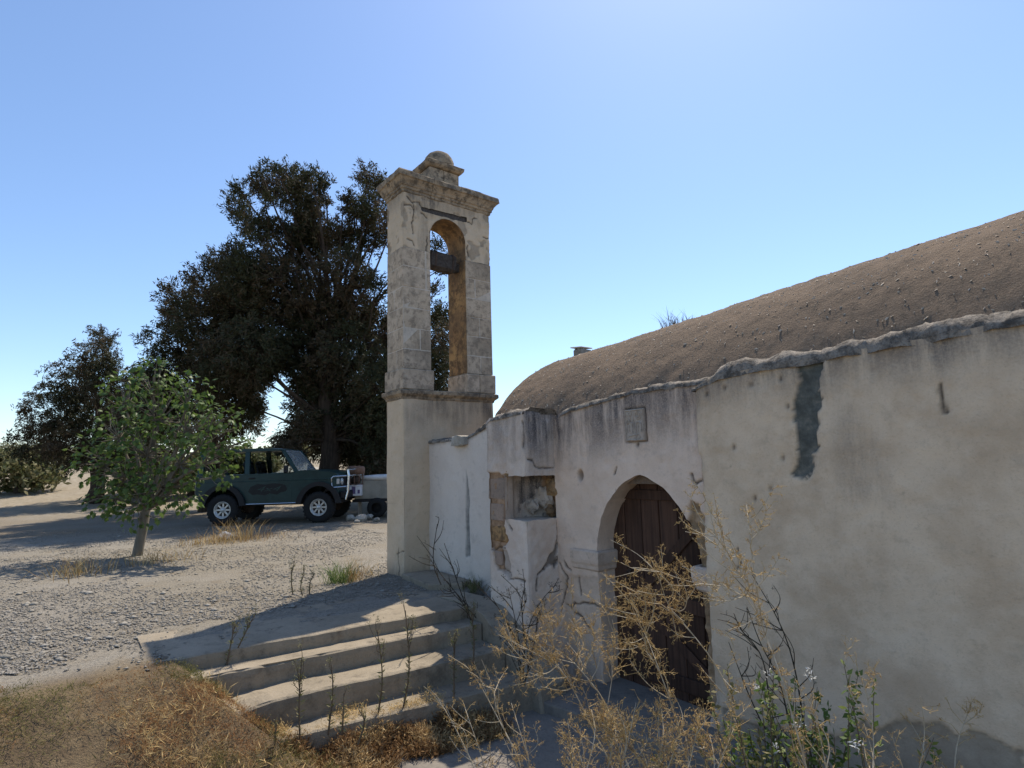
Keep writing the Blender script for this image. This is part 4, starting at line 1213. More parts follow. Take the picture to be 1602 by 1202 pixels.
# side decal: dark splash with slanted figures
dec = [(-1.86, .86), (-1.80, .98), (-1.62, 1.05), (-1.40, 1.03), (-1.22, 1.06), (-1.0, 1.04), (-.88, 1.0), (-.84, .90), (-.88, .84), (-1.0, .82), (-1.10, .76), (-1.3, .80), (-1.42, .75), (-1.62, .78), (-1.75, .77)]
dd = MB().prism(dec, 1, -HW - .0055, -HW - .0075).build('decal', M['decal'], jeep)
tc = bpy.data.curves.new('decal_figures', 'FONT'); tc.body = '4x4'; tc.size = .30; tc.shear = .35; tc.extrude = .001; tc.align_x = 'CENTER'; tc.align_y = 'CENTER'
to = bpy.data.objects.new('decal_figures', tc); col.objects.link(to)
dg = bpy.context.evaluated_depsgraph_get()
tm = bpy.data.meshes.new_from_object(to.evaluated_get(dg)); bpy.data.objects.remove(to)
tm.materials.clear(); tm.materials.append(M['car_paint'])
to = bpy.data.objects.new('decal_figures', tm); link(to, dd)
to.rotation_euler = (R(90), 0, 0); to.location = (-1.36, -HW - .0095, .91); to.scale = (1.35, .62, 1)

# ------------------------------------------------------------------ things beside the car
wx, wy = at(555, 780, 16.4)[0], 16.4
wb = empty('white_box', (wx, wy, .62), R(4))
tag(wb, 'small white box with violet print standing before the cream trailer', 'box')
MB().box((0, 0, .14), (.42, .34, .28), bev=.015).build('box_body', M['white_plastic'], wb)
MB().box((.0, -.172, .16), (.10, .004, .20)).build('print_panel', M['print_violet'], wb)
MB().box((.14, -.172, .12), (.06, .004, .10)).build('print_panel', M['print_violet'], wb)
MB().box((0, 0, .29), (.44, .36, .03), bev=.01).build('lid', M['white_plastic'], wb)
st = empty('rusty_basket', (wx + .03, wy + .02, .925), R(8))
tag(st, 'rusty barred metal basket standing on the white box', 'basket')
mb = MB().lathe([(.001, 0), (.2, 0), (.21, .02), (.19, .03)], (0, 0, 0), 2, 18); mb.build('base_ring', M['rust'], st)
mb = MB().lathe([(.20, .30), (.235, .32), (.24, .46), (.22, .50), (.15, .52), (.001, .525)], (0, 0, 0), 2, 18); mb.build('hood', M['rust'], st, True, .01, 6)
for k in range(10):
    an = k * math.pi / 5 + .2
    MB().tube([(.2 * math.cos(an), .2 * math.sin(an), .02), (.22 * math.cos(an), .22 * math.sin(an), .32)], .012, 6).build('bar', M['rust'], st)
mb = MB().lathe([(.001, .03), (.12, .05), (.14, .15), (.08, .24), (.001, .25)], (0, 0, 0), 2, 12); mb.build('ash_pot', M['iron'], st, True, .02, 6)
tb = empty('low_trailer', (at(600, 800, 16.9)[0] + .55, 17.1, 0), R(-2))
tag(tb, 'cream flat trailer with rolled white tarp behind the bell tower', 'trailer')
MB().box((0, 0, .78), (2.5, 1.4, .55), bev=.03).build('side_panel', M['trailer_cream'], tb)
MB().box((0, 0, .48), (2.6, 1.45, .08), bev=.01).build('chassis', M['black_plastic'], tb)
pr = []
mb = MB()
for k in range(9):
    mb.tube([(-1.2 + k * .3 - .16, -.72, 1.10), (-1.2 + k * .3, -.74, 1.16 + .02 * (k % 2)), (-1.2 + k * .3 + .16, -.70, 1.11)], [.05, .07, .05], 8)
tw = MB().tube([(-1.28, -.62, 1.09), (-.6, -.66, 1.12), (0, -.62, 1.11), (.6, -.66, 1.13), (1.28, -.62, 1.1)], .075, 10).build('rolled_tarp', M['tarp_white'], tb, True, .04, 4)
MB().box((0, .05, 1.08), (2.4, 1.3, .06), bev=.02).build('tarp', M['tarp_white'], tb, jitter=.04, freq=3)
for x_ in (-.6, .6):
    wh = MB().lathe([(.14, -.08), (.22, -.09), (.27, -.06), (.275, 0), (.27, .06), (.22, .09), (.14, .08), (.001, .05)], (x_, -.70, .275), 1, 24).build('wheel', M['rubber'], tb, True)
MB().box((-1.15, -.5, .24), (.08, .08, .48)).build('prop', M['rubble'], tb)
for i, (px_, py_, Y_, s_, txt) in enumerate([(548, 802, 15.9, .13, 'grey rubble stone under the white box'), (566, 803, 15.6, .17, 'largest pale rubble stone left of the tower foot'), (577, 800, 16.0, .12, 'pale upright stone propped below the trailer edge'),
                                       (590, 806, 15.4, .09, 'small rubble stone nearest the bell tower'), (558, 810, 15.2, .07, 'smallest flat stone lying in front of the rubble'),
                                       (353, 838, 12.6, .13, 'white stone lying in dry grass before the car')]):
    P_ = at(px_, py_, Y_); V, Fc = rock(None, i * 3.7)
    o = mobj('rubble_stone', V * s_, Fc, M['rubble'] if i < 5 else M['white_plastic'])
    o.location = (P_[0], Y_, s_ * .45)
    tag(o, txt, 'stone', 'stones lying about by the car')

# ------------------------------------------------------------------ gravel
def scatter_stones(n_, fn, name, mat, sizes):
    base, Fc = [], []
    ico = np.array([(0, 0, 1), (.9, .1, .1), (.1, .85, -.1), (-.8, .15, .12), (-.1, -.9, 0), (.0, 0, -.7)], float)
    tri = np.array([(0, 1, 2), (0, 2, 3), (0, 3, 4), (0, 4, 1), (5, 2, 1), (5, 3, 2), (5, 4, 3), (5, 1, 4)])
    P = fn(n_); n_ = len(P)
    s_ = rng.uniform(0, 1, n_) ** 3.5 * (sizes[1] - sizes[0]) + sizes[0]
    an = rng.uniform(0, 6.28, n_)
    V = ico[None] * (1 + rng.uniform(-.3, .3, (n_, 6, 1))) * s_[:, None, None] * np.stack([rng.uniform(.8, 1.3, n_), rng.uniform(.7, 1.1, n_), rng.uniform(.28, .55, n_)], -1)[:, None]
    c, s2 = np.cos(an)[:, None], np.sin(an)[:, None]
    V = np.stack([V[..., 0] * c - V[..., 1] * s2, V[..., 0] * s2 + V[..., 1] * c, V[..., 2]], -1) + P[:, None]
    Fq = tri[None] + (np.arange(n_) * 6)[:, None, None]
    o = mobj(name, V.reshape(-1, 3), Fq.reshape(-1, 3), mat)
    return o
def gpts(n_):
    Y = 4.6 + (rng.uniform(0, 1, n_) ** 1.5) * 10.5
    X = rng.uniform(-1.05, -.05, n_) * (Y + .3)
    P = np.stack([X, Y, 0 * X], -1)
    lx, ly = (P - T0) @ AX, (P - T0) @ AY
    edge_ = np.where(ly < -2.9, 1.2, .75) + .35 * fbm(ly * 2, lx, 3, 3)
    keep = (ly < .0) & (lx < edge_)
    keep |= (lx < -.6) & (ly < 2)
    keep |= (lx < 1.9) & (ly < 0) & (rng.uniform(0, 1, n_) < .03 + .25 * sstep(.5, 0, lx - edge_) * (ly < -2.9))
    keep &= fbm(X * 1.2, Y * 1.2, 7, 4) + rng.uniform(-.5, .5, n_) > -.25
    P = P[keep]; lx, ly = lx[keep], ly[keep]
    P[:, 2] = ground_h(lx, ly) + .012 * fbm(lx * 1.3, ly * 1.3, 0, 4) + .006 + .004 * (lx > .62)
    return P
o = scatter_stones(150000, gpts, 'gravel', M['gravel_stone'], (.003, .023))
tag(o, 'loose grey gravel spread over the ground before the car', 'gravel', kind='stuff')

def gpts2(n_):
    P = gpts(n_ * 2); return P[rng.permutation(len(P))[:n_]]
o = scatter_stones(700, gpts2, 'coarse_stones', M['rubble'], (.02, .06))
tag(o, 'scattered coarser stones among the gravel', 'stones', kind='stuff')

# ------------------------------------------------------------------ trees
def unit(v): return v / (np.linalg.norm(v, axis=-1, keepdims=True) + 1e-9)
def leaf_quads(C, Dv, ln, wd, rgen, tint):
    """C centres, Dv directions; diamond leaves"""
    n_ = len(C)
    side_ = unit(np.cross(Dv, rgen.normal(size=(n_, 3))))
    nrm_ = np.cross(Dv, side_)
    ln = np.broadcast_to(ln, (n_,))[:, None]; wd = np.broadcast_to(wd, (n_,))[:, None]
    V = np.stack([C - Dv * ln * .5, C + side_ * wd * .5 + nrm_ * wd * .12, C + Dv * ln * .5, C - side_ * wd * .5 + nrm_ * wd * .12], 1)
    Fq = (np.arange(n_) * 4)[:, None] + np.arange(4)[None]
    return V.reshape(-1, 3), Fq, np.repeat(tint, 4)
def limb(mb, a_, b_, r0, r1, rgen, wob=.25, n_=7, sides=7):
    t_ = np.linspace(0, 1, n_)[:, None]
    ln = np.linalg.norm(b_ - a_)
    mid = rgen.normal(size=(n_, 3)) * wob * ln * .12 * np.sin(t_ * math.pi)
    for _ in range(2): mid[1:-1] = (mid[:-2] + 2 * mid[1:-1] + mid[2:]) / 4
    pts = a_ + (b_ - a_) * t_ + mid + np.array([0, 0, 1.0]) * np.sin(t_ * math.pi) * ln * .06
    mb.tube(pts, np.linspace(r0, r1, n_), sides)
    return pts
def cypress(name, base, lobes, label, seed, gaps=(), dens=1.0, trunk_h=5.0, tr=.30, group=None):
    rg_ = np.random.default_rng(seed)
    root = empty(name, base)
    tag(root, label, 'tree', group)
    base = np.asarray(base, float)
    mb = MB()
    tp = np.array([base + np.array([.12 * math.sin(k * 1.3 + seed), .1 * math.cos(k), k * trunk_h / 7 - .1]) for k in range(8)]) - base
    mb.tube(tp, np.linspace(tr, tr * .45, 8) * np.array([1.25, 1, 1, 1, 1, 1, 1, 1]), 12)
    trunk = mb.build('trunk', M['bark'], root, True, .03, 3)
    lm = MB()
    Cs, Ds, Ls, Ws, Ts = [], [], [], [], []
    for (c, r_) in lobes:
        c = np.asarray(c, float) - base
        h0 = np.clip(c[2] * .55, .35 * trunk_h, trunk_h * .98)
        a_ = np.array([np.interp(h0, tp[:, 2], tp[:, 0]), np.interp(h0, tp[:, 2], tp[:, 1]), h0])
        pts = limb(lm, a_, c, .06, .015, rg_, .8)
        nt_ = max(8, int(dens * 150 * r_ * r_))
        u_ = unit(rg_.normal(size=(nt_, 3))); p_ = c + u_ * (r_ * rg_.uniform(.1, 1.0, nt_) ** .5)[:, None] * np.array([1, 1.3, .95])
        v_ = p_ + base - EYE; zz = v_ @ _F
        sx_, sy_ = 801 + FPX * (v_ @ _RV) / zz, 601 - FPX * (v_ @ _UV) / zz
        ok = np.ones(nt_, bool)
        for gx_, gy_, gr_ in gaps: ok &= np.hypot(sx_ - gx_, sy_ - gy_) > gr_
        u_, p_ = u_[ok], p_[ok]; nt_ = len(p_)
        for k in range(0, nt_, 9):
            lm.tube(np.array([pts[-2] + rg_.normal(size=3) * .1, (pts[-2] + p_[k]) / 2 + rg_.normal(size=3) * .08, p_[k]]), [.018, .012, .006], 4, False)
        # each spray: a tuft of small scale-leaf twigs, rising at the top of the tree, hanging lower down
        ax_ = unit(u_ * np.array([1, 1, .5]) + np.array([0, 0, .55 if c[2] > 6.3 else -.6]) + rg_.normal(size=(nt_, 3)) * .35)
        nl = 30; tl = rg_.uniform(.16, .38, (nt_, 1, 1))
        s_ = rg_.uniform(-.5, .5, (nt_, nl, 1))
        off = rg_.normal(size=(nt_, nl, 3)) * .075 * np.sqrt(np.clip(1 - (1.6 * s_) ** 2, .1, 1))
        Cs.append((p_[:, None] + ax_[:, None] * s_ * tl * 1.5 + off).reshape(-1, 3))
        Ds.append(unit(ax_[:, None] * .8 + rg_.normal(size=(nt_, nl, 3)) * .6).reshape(-1, 3))
        Ls.append(rg_.uniform(.10, .22, nt_ * nl)); Ws.append(rg_.uniform(.022, .05, nt_ * nl))
        Ts.append(np.clip(np.repeat(.4 + .4 * vnoise(p_[:, 0] * .9, p_[:, 1] * .9, p_[:, 2] * .9), nl) + rg_.normal(0, .18, nt_ * nl), 0, 1))
    V, Fq, tint = leaf_quads(np.concatenate(Cs), np.concatenate(Ds), np.concatenate(Ls), np.concatenate(Ws), rg_, np.concatenate(Ts))
    lm.build('limbs', M['bark'], root)['kind'] = 'stuff'
    mobj('crown', V, Fq, M['cypress_leaf'], root, False, {'tint': tint})
    return root
TYD = 19.0
rl = np.random.default_rng(3)
def lob(px_, py_, r_, dy=None):
    Y_ = TYD + (rl.uniform(-1.6, 1.6) if dy is None else dy)
    return (at(px_, py_, Y_), r_ * Y_ / FPX)
main_l = [lob(*q_) for q_ in [(430, 262, 13), (410, 272, 12), (450, 285, 34), (415, 300, 30), (480, 272, 16), (480, 305, 38), (505, 290, 22), (378, 300, 16), (372, 325, 22), (395, 350, 34), (440, 350, 48), (500, 355, 48), (545, 310, 15), (556, 330, 24), (578, 280, 24), (600, 300, 26), (575, 320, 26),
    (590, 360, 38), (550, 375, 42), (370, 405, 26), (410, 410, 46), (470, 410, 56), (540, 430, 46), (370, 440, 36), (430, 470, 62), (500, 490, 60), (560, 490, 46), (375, 500, 46), (395, 545, 56), (470, 560, 62), (545, 560, 58), (590, 440, 24),
    (590, 520, 42), (640, 520, 42), (640, 470, 34), (690, 490, 22), (690, 530, 26), (685, 565, 26), (640, 570, 44), (600, 600, 52), (540, 620, 56), (485, 630, 40), (640, 640, 50), (690, 600, 24), (600, 660, 50), (550, 680, 42), (480, 680, 30), (455, 700, 24), (640, 690, 44), (600, 720, 36),
    (640, 420, 28), (620, 350, 26), (640, 320, 22), (685, 382, 13), (690, 420, 11), (680, 450, 12), (560, 640, 40), (470, 600, 26), (500, 585, 44), (400, 580, 50), (360, 560, 50), (390, 640, 24), (420, 560, 40), (450, 520, 60), (540, 500, 50), (400, 450, 50), (480, 360, 40), (470, 660, 26), (500, 660, 36), (530, 660, 40), (440, 690, 18), (465, 715, 16), (540, 715, 22)]]
gaps = [(432, 620, 20), (428, 640, 13), (440, 600, 14), (607, 425, 17), (585, 415, 9), (598, 400, 9), (482, 425, 6), (538, 440, 8), (520, 460, 8), (400, 330, 9), (425, 330, 10), (455, 345, 9), (515, 330, 12), (535, 345, 9), (560, 350, 8), (437, 335, 11), (405, 385, 7), (480, 700, 9), (505, 430, 6), (700, 360, 10), (697, 440, 9), (702, 400, 12), (595, 615, 6), (583, 618, 7), (390, 390, 8), (520, 300, 14)]
tb_ = at(512, 745, TYD)
cypress('cypress_tree', (tb_[0], TYD, .0), main_l, 'tall dark cypress with a thick trunk standing behind the car', 11, gaps, 1.0, 6.5, .36)
tl = at(330, 745, 20.5)
TYD = 20.5
left_l = [lob(*q_) for q_ in [(345, 410, 24), (330, 440, 38), (290, 470, 40), (330, 500, 56), (270, 540, 46), (350, 560, 56), (300, 600, 60), (240, 600, 40), (360, 620, 50), (250, 650, 44), (310, 660, 50), (375, 660, 36), (360, 470, 40), (215, 650, 30), (400, 640, 18), (275, 500, 24), (380, 600, 40)]]
cypress('cypress_tree', (tl[0], TYD, .0), left_l, 'shorter dark cypress on the left with foliage hanging to the car roof', 23, gaps, .95, 4.6, .28)

TYD = 22.5
third_l = [lob(*q_) for q_ in [(600, 560, 40), (640, 600, 46), (590, 620, 46), (620, 660, 50), (570, 660, 44), (660, 660, 40), (600, 700, 46), (640, 710, 40), (560, 710, 34), (530, 690, 32), (690, 560, 26), (690, 610, 30), (690, 500, 20), (500, 700, 24), (585, 730, 26), (470, 690, 22)]]
cypress('cypress_tree', (at(625, 745, TYD)[0], TYD, .15), third_l, 'dark bushy cypress half hidden behind the bell tower', 31, gaps, 1.0, 4.2, .25)
TYD = 25.0
fourth_l = [lob(*q_) for q_ in [(150, 560, 34), (120, 600, 44), (180, 600, 46), (90, 650, 46), (150, 650, 50), (210, 650, 46), (120, 700, 44), (60, 690, 36), (190, 705, 44), (250, 690, 40), (160, 530, 20), (240, 620, 36)]]
cypress('cypress_tree', (at(150, 745, TYD)[0], TYD, .3), fourth_l, 'broad dark cypress farthest left beyond the fig tree', 37, (), .9, 4.0, .3)
# distant trees beyond the field
def round_tree(base, h_, w_, label, seed):
    rg_ = np.random.default_rng(seed)
    root = empty('olive_tree', base); tag(root, label, 'tree', 'trees and shrubs beyond the car')
    MB().tube([(0, 0, -.3), (.1, 0, h_ * .25), (-.1, .05, h_ * .5), (0, 0, h_ * .7)], [.22, .18, .12, .05], 8).build('trunk', M['bark'], root)
    n_ = 5200
    nb_ = 26
    bc = unit(rg_.normal(size=(nb_, 3))) * rg_.uniform(.3, .8, (nb_, 1)) * np.array([w_ * 1.3, w_, h_ * .42]) + np.array([0, 0, h_ * .45])
    k = rg_.integers(0, nb_, n_)
    C_ = bc[k] + rg_.normal(size=(n_, 3)) * np.array([w_, w_, h_ * .4]) * .17
    V, Fq, tint = leaf_quads(C_, unit(rg_.normal(size=(n_, 3))), rg_.uniform(.2, .45, n_), rg_.uniform(.1, .2, n_), rg_, rg_.uniform(0, 1, n_))
    mobj('crown', V, Fq, M['weed_green'], root, False, {'tint': tint})
for i, (px_, Y_, h_, w_, txt) in enumerate([(40, 62, 4.2, 2.6, 'far olive tree at the left rim of the field'), (120, 75, 4.6, 3.0, 'far round olive tree second from the left'), (185, 58, 3.6, 2.2, 'far low olive tree left of the cypresses'), (455, 68, 3.8, 2.6, 'far olive tree glimpsed over the car bonnet'), (10, 90, 6, 4, 'farthest broad olive tree at the left rim'), (300, 27, 3.0, 1.7, 'dark shrub behind the rear of the car'), (225, 28, 2.8, 1.8, 'dark shrub behind the fig tree'), (30, 30, 3.2, 2.2, 'dark shrub at the left rim under the far cypress'), (380, 29, 2.6, 1.5, 'dark shrub seen through the car windows'), (560, 64, 4, 2.8, 'far olive tree behind the cream trailer')]):
    P_ = at(px_, 735, Y_)
    round_tree((P_[0], Y_, 1.5 * float(sstep(20, 46, Y_)) + 4 * float(sstep(80, 400, Y_)) - .1), h_, w_, txt, 40 + i)
# heap of pale stones seen past the bonnet
for i, txt in enumerate(('leftmost pale boulder seen over the car bonnet', 'second pale boulder from the left over the bonnet', 'tallest pale boulder seen over the bonnet', 'pale boulder just left of the cypress trunk', 'pale boulder half behind the cypress trunk')):
    V, Fc = rock(None, 60 + i * 2.3); s_ = (.8, .9, 1.15, .85, 1.0)[i]
    P_ = at(452 + i * 13, 735, 27)
    o = mobj('field_boulder', V * s_ * np.array([1.5, 1, 1]), Fc, M['rubble']); o.location = (P_[0], 27 + .4 * (i % 2), .22 + s_ * .45)
    tag(o, txt, 'boulder', 'boulders heaped beyond the car')

# fig tree at the left
def fig_leaf_mesh(rg_, n_, C_, D_, size, up):
    out = np.array([(0, -.08), (.14, .02), (.34, .02), (.30, .22), (.50, .42), (.28, .46), (.24, .72), (.10, .66), (0, 1.0), (-.10, .66), (-.24, .72), (-.28, .46), (-.50, .42), (-.30, .22), (-.34, .02), (-.14, .02)])
    m_ = len(out)
    side_ = unit(np.cross(D_, up)); nr_ = np.cross(side_, D_)
    curl = -.25 * (out[:, 0] ** 2) * 1.5 - .18 * out[:, 1] ** 2
    V = C_[:, None] + size[:, None, None] * (side_[:, None] * out[None, :, 0:1] + D_[:, None] * out[None, :, 1:2] + nr_[:, None] * curl[None, :, None])
    ctr = C_[:, None] + size[:, None, None] * (D_[:, None] * .35 + nr_[:, None] * .02)
    V = np.concatenate([V, ctr], 1)
    tri = np.array([(i, (i + 1) % m_, m_) for i in range(m_)])
    Fq = (np.arange(n_) * (m_ + 1))[:, None, None] + tri[None]
    return V.reshape(-1, 3), Fq.reshape(-1, 3), m_ + 1
def fig(base, label, seed, cl, nleaf):
    rg_ = np.random.default_rng(seed)
    root = empty('fig_tree', base); tag(root, label, 'tree')
    base = np.asarray(base, float)
    mb = MB()
    limb(mb, np.array([0, 0, -.1]), np.array([.1, .1, 1.0]), .09, .07, rg_)
    Cs, Ds, Ss, Us, Ts = [], [], [], [], []
    tm_ = MB()
    for c, r_ in cl:
        c = np.asarray(c) - base
        pts = limb(tm_, np.array([.1, .1, .8]), c, .04, .012, rg_)
        for k in range(int(nleaf * r_ ** 2)):
            u_ = unit(rg_.normal(size=3)); p_ = c + u_ * r_ * rg_.uniform(.3, 1.0) ** .5
            Cs.append(p_); Ds.append(unit(u_ * .7 + np.array([0, 0, -.55]) + rg_.normal(size=3) * .35)); Ss.append(rg_.uniform(.06, .13)); Us.append(unit(np.array([0, 0, 1.0]) + u_ * .5 + rg_.normal(size=3) * .3)); Ts.append(np.clip(rg_.normal(.5, .25), 0, 1))
            if k % 6 == 0: tm_.tube([pts[-2], (pts[-2] + p_) / 2 + rg_.normal(size=3) * .04, p_], [.010, .007, .004], 4, False)
    n_ = len(Cs)
    V, Fq, per = fig_leaf_mesh(rg_, n_, np.array(Cs), np.array(Ds), np.array(Ss), np.array(Us))
    mb.build('trunk', M['pale_bark'], root, True)
    tm_.build('branches', M['pale_bark'], root)['kind'] = 'stuff'
    o = mobj('crown', V, Fq, M['fig_leaf'], root, False, {'tint': np.repeat(np.array(Ts), per)})
fb = at(215, 840, 10.5)
fl_ = [(at(x_, y_, Y_), r_) for x_, y_, Y_, r_ in [(350, 655, 9.8, .32), (362, 700, 9.9, .22), (340, 720, 9.6, .30), (352, 745, 9.7, .22), (300, 660, 10.2, .5), (250, 640, 10.5, .6), (290, 720, 10.0, .5), (230, 700, 10.4, .6), (180, 670, 10.6, .5), (190, 740, 10.4, .5), (260, 760, 10.2, .5), (385, 690, 10.1, .12), (330, 690, 9.9, .3), (215, 790, 10.3, .45), (150, 720, 10.6, .5), (170, 780, 10.4, .4), (290, 780, 10.1, .3), (240, 590, 10.5, .45), (190, 610, 10.6, .4), (300, 610, 10.3, .4)]]
fig((fb[0], 10.5, 0), 'broad fig tree with bright green lobed leaves hanging before the car', 5, fl_, 620)

# ------------------------------------------------------------------ weeds and dry bushes
class Plant:
    def __init__(s, seed):
        s.r = np.random.default_rng(seed); s.stem = MB(); s.tw = MB(); s.C, s.D, s.Ln, s.Wd, s.T = [], [], [], [], []
    def leaves(s, C_, D_, ln, wd, t_):
        C_ = np.atleast_2d(C_); n_ = len(C_)
        s.C.append(C_); s.D.append(np.atleast_2d(D_)); s.Ln.append(np.broadcast_to(ln, n_)); s.Wd.append(np.broadcast_to(wd, n_)); s.T.append(np.broadcast_to(t_, n_))
    def finish(s, name, base, label, cat, m_stem, m_leaf, group=None, leafname='seed_heads'):
        root = empty(name, base); tag(root, label, cat, group)
        b_ = np.asarray(base, float)
        if s.stem.n:
            s.stem.v = [v - b_ for v in s.stem.v]; o = s.stem.build('stem', M[m_stem], root)
        if s.tw.n:
            s.tw.v = [v - b_ for v in s.tw.v]; o = s.tw.build('twigs', M[m_leaf], root); o['kind'] = 'stuff'
            at_ = o.data.attributes.new('tint', 'FLOAT', 'POINT'); at_.data.foreach_set('value', s.r.uniform(.2, .9, len(o.data.vertices)).astype(np.float32))
        if s.C:
            V, Fq, ti = leaf_quads(np.concatenate(s.C), unit(np.concatenate(s.D)), np.concatenate(s.Ln), np.concatenate(s.Wd), s.r, np.concatenate(s.T))
            o = mobj(leafname, V - b_, Fq, M[m_leaf], root, False, {'tint': ti}); o['kind'] = 'stuff'
        return root
def smooth_path(pts, n_):
    pts = np.asarray(pts, float); t0 = np.linspace(0, 1, len(pts)); t1 = np.linspace(0, 1, n_)
    for it in range(2):                                            # Chaikin
        q_ = [pts[0]]
        for a_, b_ in zip(pts[:-1], pts[1:]): q_ += [a_ * .75 + b_ * .25, a_ * .25 + b_ * .75]
        pts = np.array(q_ + [pts[-1]])
    cum_ = np.concatenate([[0], np.cumsum(np.linalg.norm(np.diff(pts, axis=0), axis=1))])
    return np.stack([np.interp(t1 * cum_[-1], cum_, pts[:, k]) for k in range(3)], -1)
def twig_cloud(P, pts, start, n_, length, dens=1.0, spread=1.0, rad=.0011):
    """fine forked twigs with tiny bracts along a stem"""
    rg_ = P.r
    N_ = len(pts)
    for k in range(n_):
        i = min(N_ - 2, int(N_ * (start + (1 - start) * rg_.random() ** .8)))
        d0 = unit(pts[i + 1] - pts[i])
        d_ = unit(d0 * .7 + rg_.normal(size=3) * .75 * spread + np.array([0, 0, .12]))
        ln = length * rg_.uniform(.4, 1.0)
        a_ = pts[i]
        m1 = a_ + d_ * ln * .5 + rg_.normal(size=3) * ln * .06
        e_ = m1 + unit(d_ + rg_.normal(size=3) * .35) * ln * .5
        P.tw.tube([a_, m1, e_], [rad * 1.3, rad, rad * .6], 3, False)
        for j in range(int(4 * dens)):
            t_ = rg_.uniform(.2, 1)
            q_ = a_ + (m1 - a_) * min(1, t_ * 2) if t_ < .5 else m1 + (e_ - m1) * (t_ - .5) * 2
            dd_ = unit(d_ * .5 + rg_.normal(size=3) * .8); l2 = ln * rg_.uniform(.15, .4)
            e2 = q_ + dd_ * l2
            P.tw.tube([q_, e2], [rad * .8, rad * .5], 3, False)
            nb_ = int(rg_.integers(1, 4))
            tt_ = rg_.uniform(.3, 1.05, nb_)
            P.leaves(q_ + dd_ * l2 * tt_[:, None] + rg_.normal(size=(nb_, 3)) * .003, dd_ + rg_.normal(size=(nb_, 3)) * .9, rg_.uniform(.005, .011, nb_), rg_.uniform(.002, .0042, nb_), np.clip(rg_.normal(.5, .3, nb_), 0, 1))
def on_ground(P_):
    P_ = np.array(P_, float); x_, y_ = to_local(P_); P_[2] = ground_h(x_, y_); return P_
def bush(name, label, seed, stems, Y, m_stem='pale_stem', m_leaf='straw', twigs=26, length=.13, dens=1.0, r0=.006, group=None, base=None):
    P = Plant(seed)
    first = at(*stems[0][0], Y)
    b_ = on_ground(first + np.array([.12, 0, 0])) if base is None else base
    for st_ in stems:
        root_px = st_[0]
        pts = [at(x_, y_, Y + .10 * math.sin(i * 1.7 + seed)) for i, (x_, y_) in enumerate(st_)]
        if root_px[1] >= 1150: pts = [b_ + P.r.normal(size=3) * np.array([.02, .02, 0])] + pts
        sp = smooth_path(pts, 26)
        P.stem.tube(sp, np.linspace(r0 * (1 if root_px[1] >= 1150 else .5), r0 * .25, 26), 5)
        ln = np.sum(np.linalg.norm(np.diff(sp, axis=0), axis=1))
        s0 = .35 if root_px[1] >= 1150 else .1
        # second order branches
        for k in range(int(4 + 4 * ln)):
            i = int(26 * P.r.uniform(s0, .92)); d_ = unit(unit(sp[min(i + 1, 25)] - sp[i]) + P.r.normal(size=3) * .6)
            l2 = P.r.uniform(.12, .3)
            bp_ = smooth_path([sp[i], sp[i] + d_ * l2 * .5 + P.r.normal(size=3) * .02, sp[i] + unit(d_ + np.array([-.2, 0, .2])) * l2], 9)
            P.stem.tube(bp_, np.linspace(r0 * .4, r0 * .18, 9), 4)
            twig_cloud(P, bp_, .2, int(twigs * .35), length * .8, dens)
        twig_cloud(P, sp, s0, int(twigs * max(ln, .4)), length, dens)
    return P.finish(name, b_, label, 'dry weed', m_stem, m_leaf, group)
bush('dry_bush', 'golden dry bush leaning left before the niche buttress', 101,
     [[(962, 1202), (938, 1164), (900, 1083), (874, 1040), (780, 993)], [(990, 1215), (978, 1190), (951, 1102), (914, 1054), (884, 1022), (807, 984)], [(884, 1030), (868, 1020), (856, 975), (847, 941)],
      [(914, 1056), (916, 1010), (905, 985), (890, 968)], [(874, 1040), (850, 1060), (815, 1030), (795, 1005)], [(951, 1102), (958, 1060), (964, 1000), (958, 970)]], 3.35, twigs=30, length=.12)
bush('dry_bush', 'golden dry bush with pale stems crossing the door', 102,
     [[(1170, 1202), (1144, 1084), (1110, 1024), (1073, 980), (1044, 950), (998, 925), (960, 935)], [(1075, 1202), (1052, 1105), (1035, 1059), (1014, 1001), (998, 971), (950, 945)], [(1073, 980), (1045, 950), (1030, 900), (1018, 885)],
      [(1127, 917), (1080, 912), (1027, 892), (990, 888)], [(1014, 1001), (1000, 960), (985, 930)], [(1035, 1059), (1010, 1010), (1003, 985)], [(1044, 950), (1070, 960), (1077, 930)]], 3.0, twigs=25, length=.10)
bush('dry_bush', 'tall yellow dry weed rising before the right-hand wall', 103,
     [[(1262, 1202), (1248, 1151), (1223, 1059), (1194, 984), (1177, 934), (1152, 888), (1110, 838), (1072, 832)], [(1152, 888), (1130, 850), (1095, 815)], [(1177, 934), (1150, 930), (1120, 905)], [(1194, 984), (1180, 900), (1172, 830), (1168, 790)]], 2.7, twigs=22, length=.085)
bush('dry_bush', 'golden dry weed fork rising from the bottom edge by the steps', 104,
     [[(750, 1225), (738, 1192), (713, 1139), (681, 1086)], [(820, 1225), (812, 1186), (777, 1120), (749, 1067), (727, 1039)], [(790, 1145), (770, 1090), (780, 1070)], [(835, 1215), (815, 1150), (800, 1100)], [(760, 1202), (735, 1130), (725, 1100)]], 3.5, twigs=16, length=.08)
bush('dry_bush', 'dense low golden bush filling the bottom edge below the door', 105,
     [[(900, 1260), (935, 1150), (925, 1110)], [(960, 1260), (985, 1150), (995, 1100)], [(1010, 1260), (1040, 1160), (1035, 1110)], [(1060, 1270), (1085, 1170), (1095, 1120)], [(1040, 1260), (1000, 1180), (965, 1140)], [(930, 1260), (960, 1180), (950, 1130)], [(1110, 1270), (1120, 1190), (1110, 1150)]], 2.75, twigs=44, length=.12)
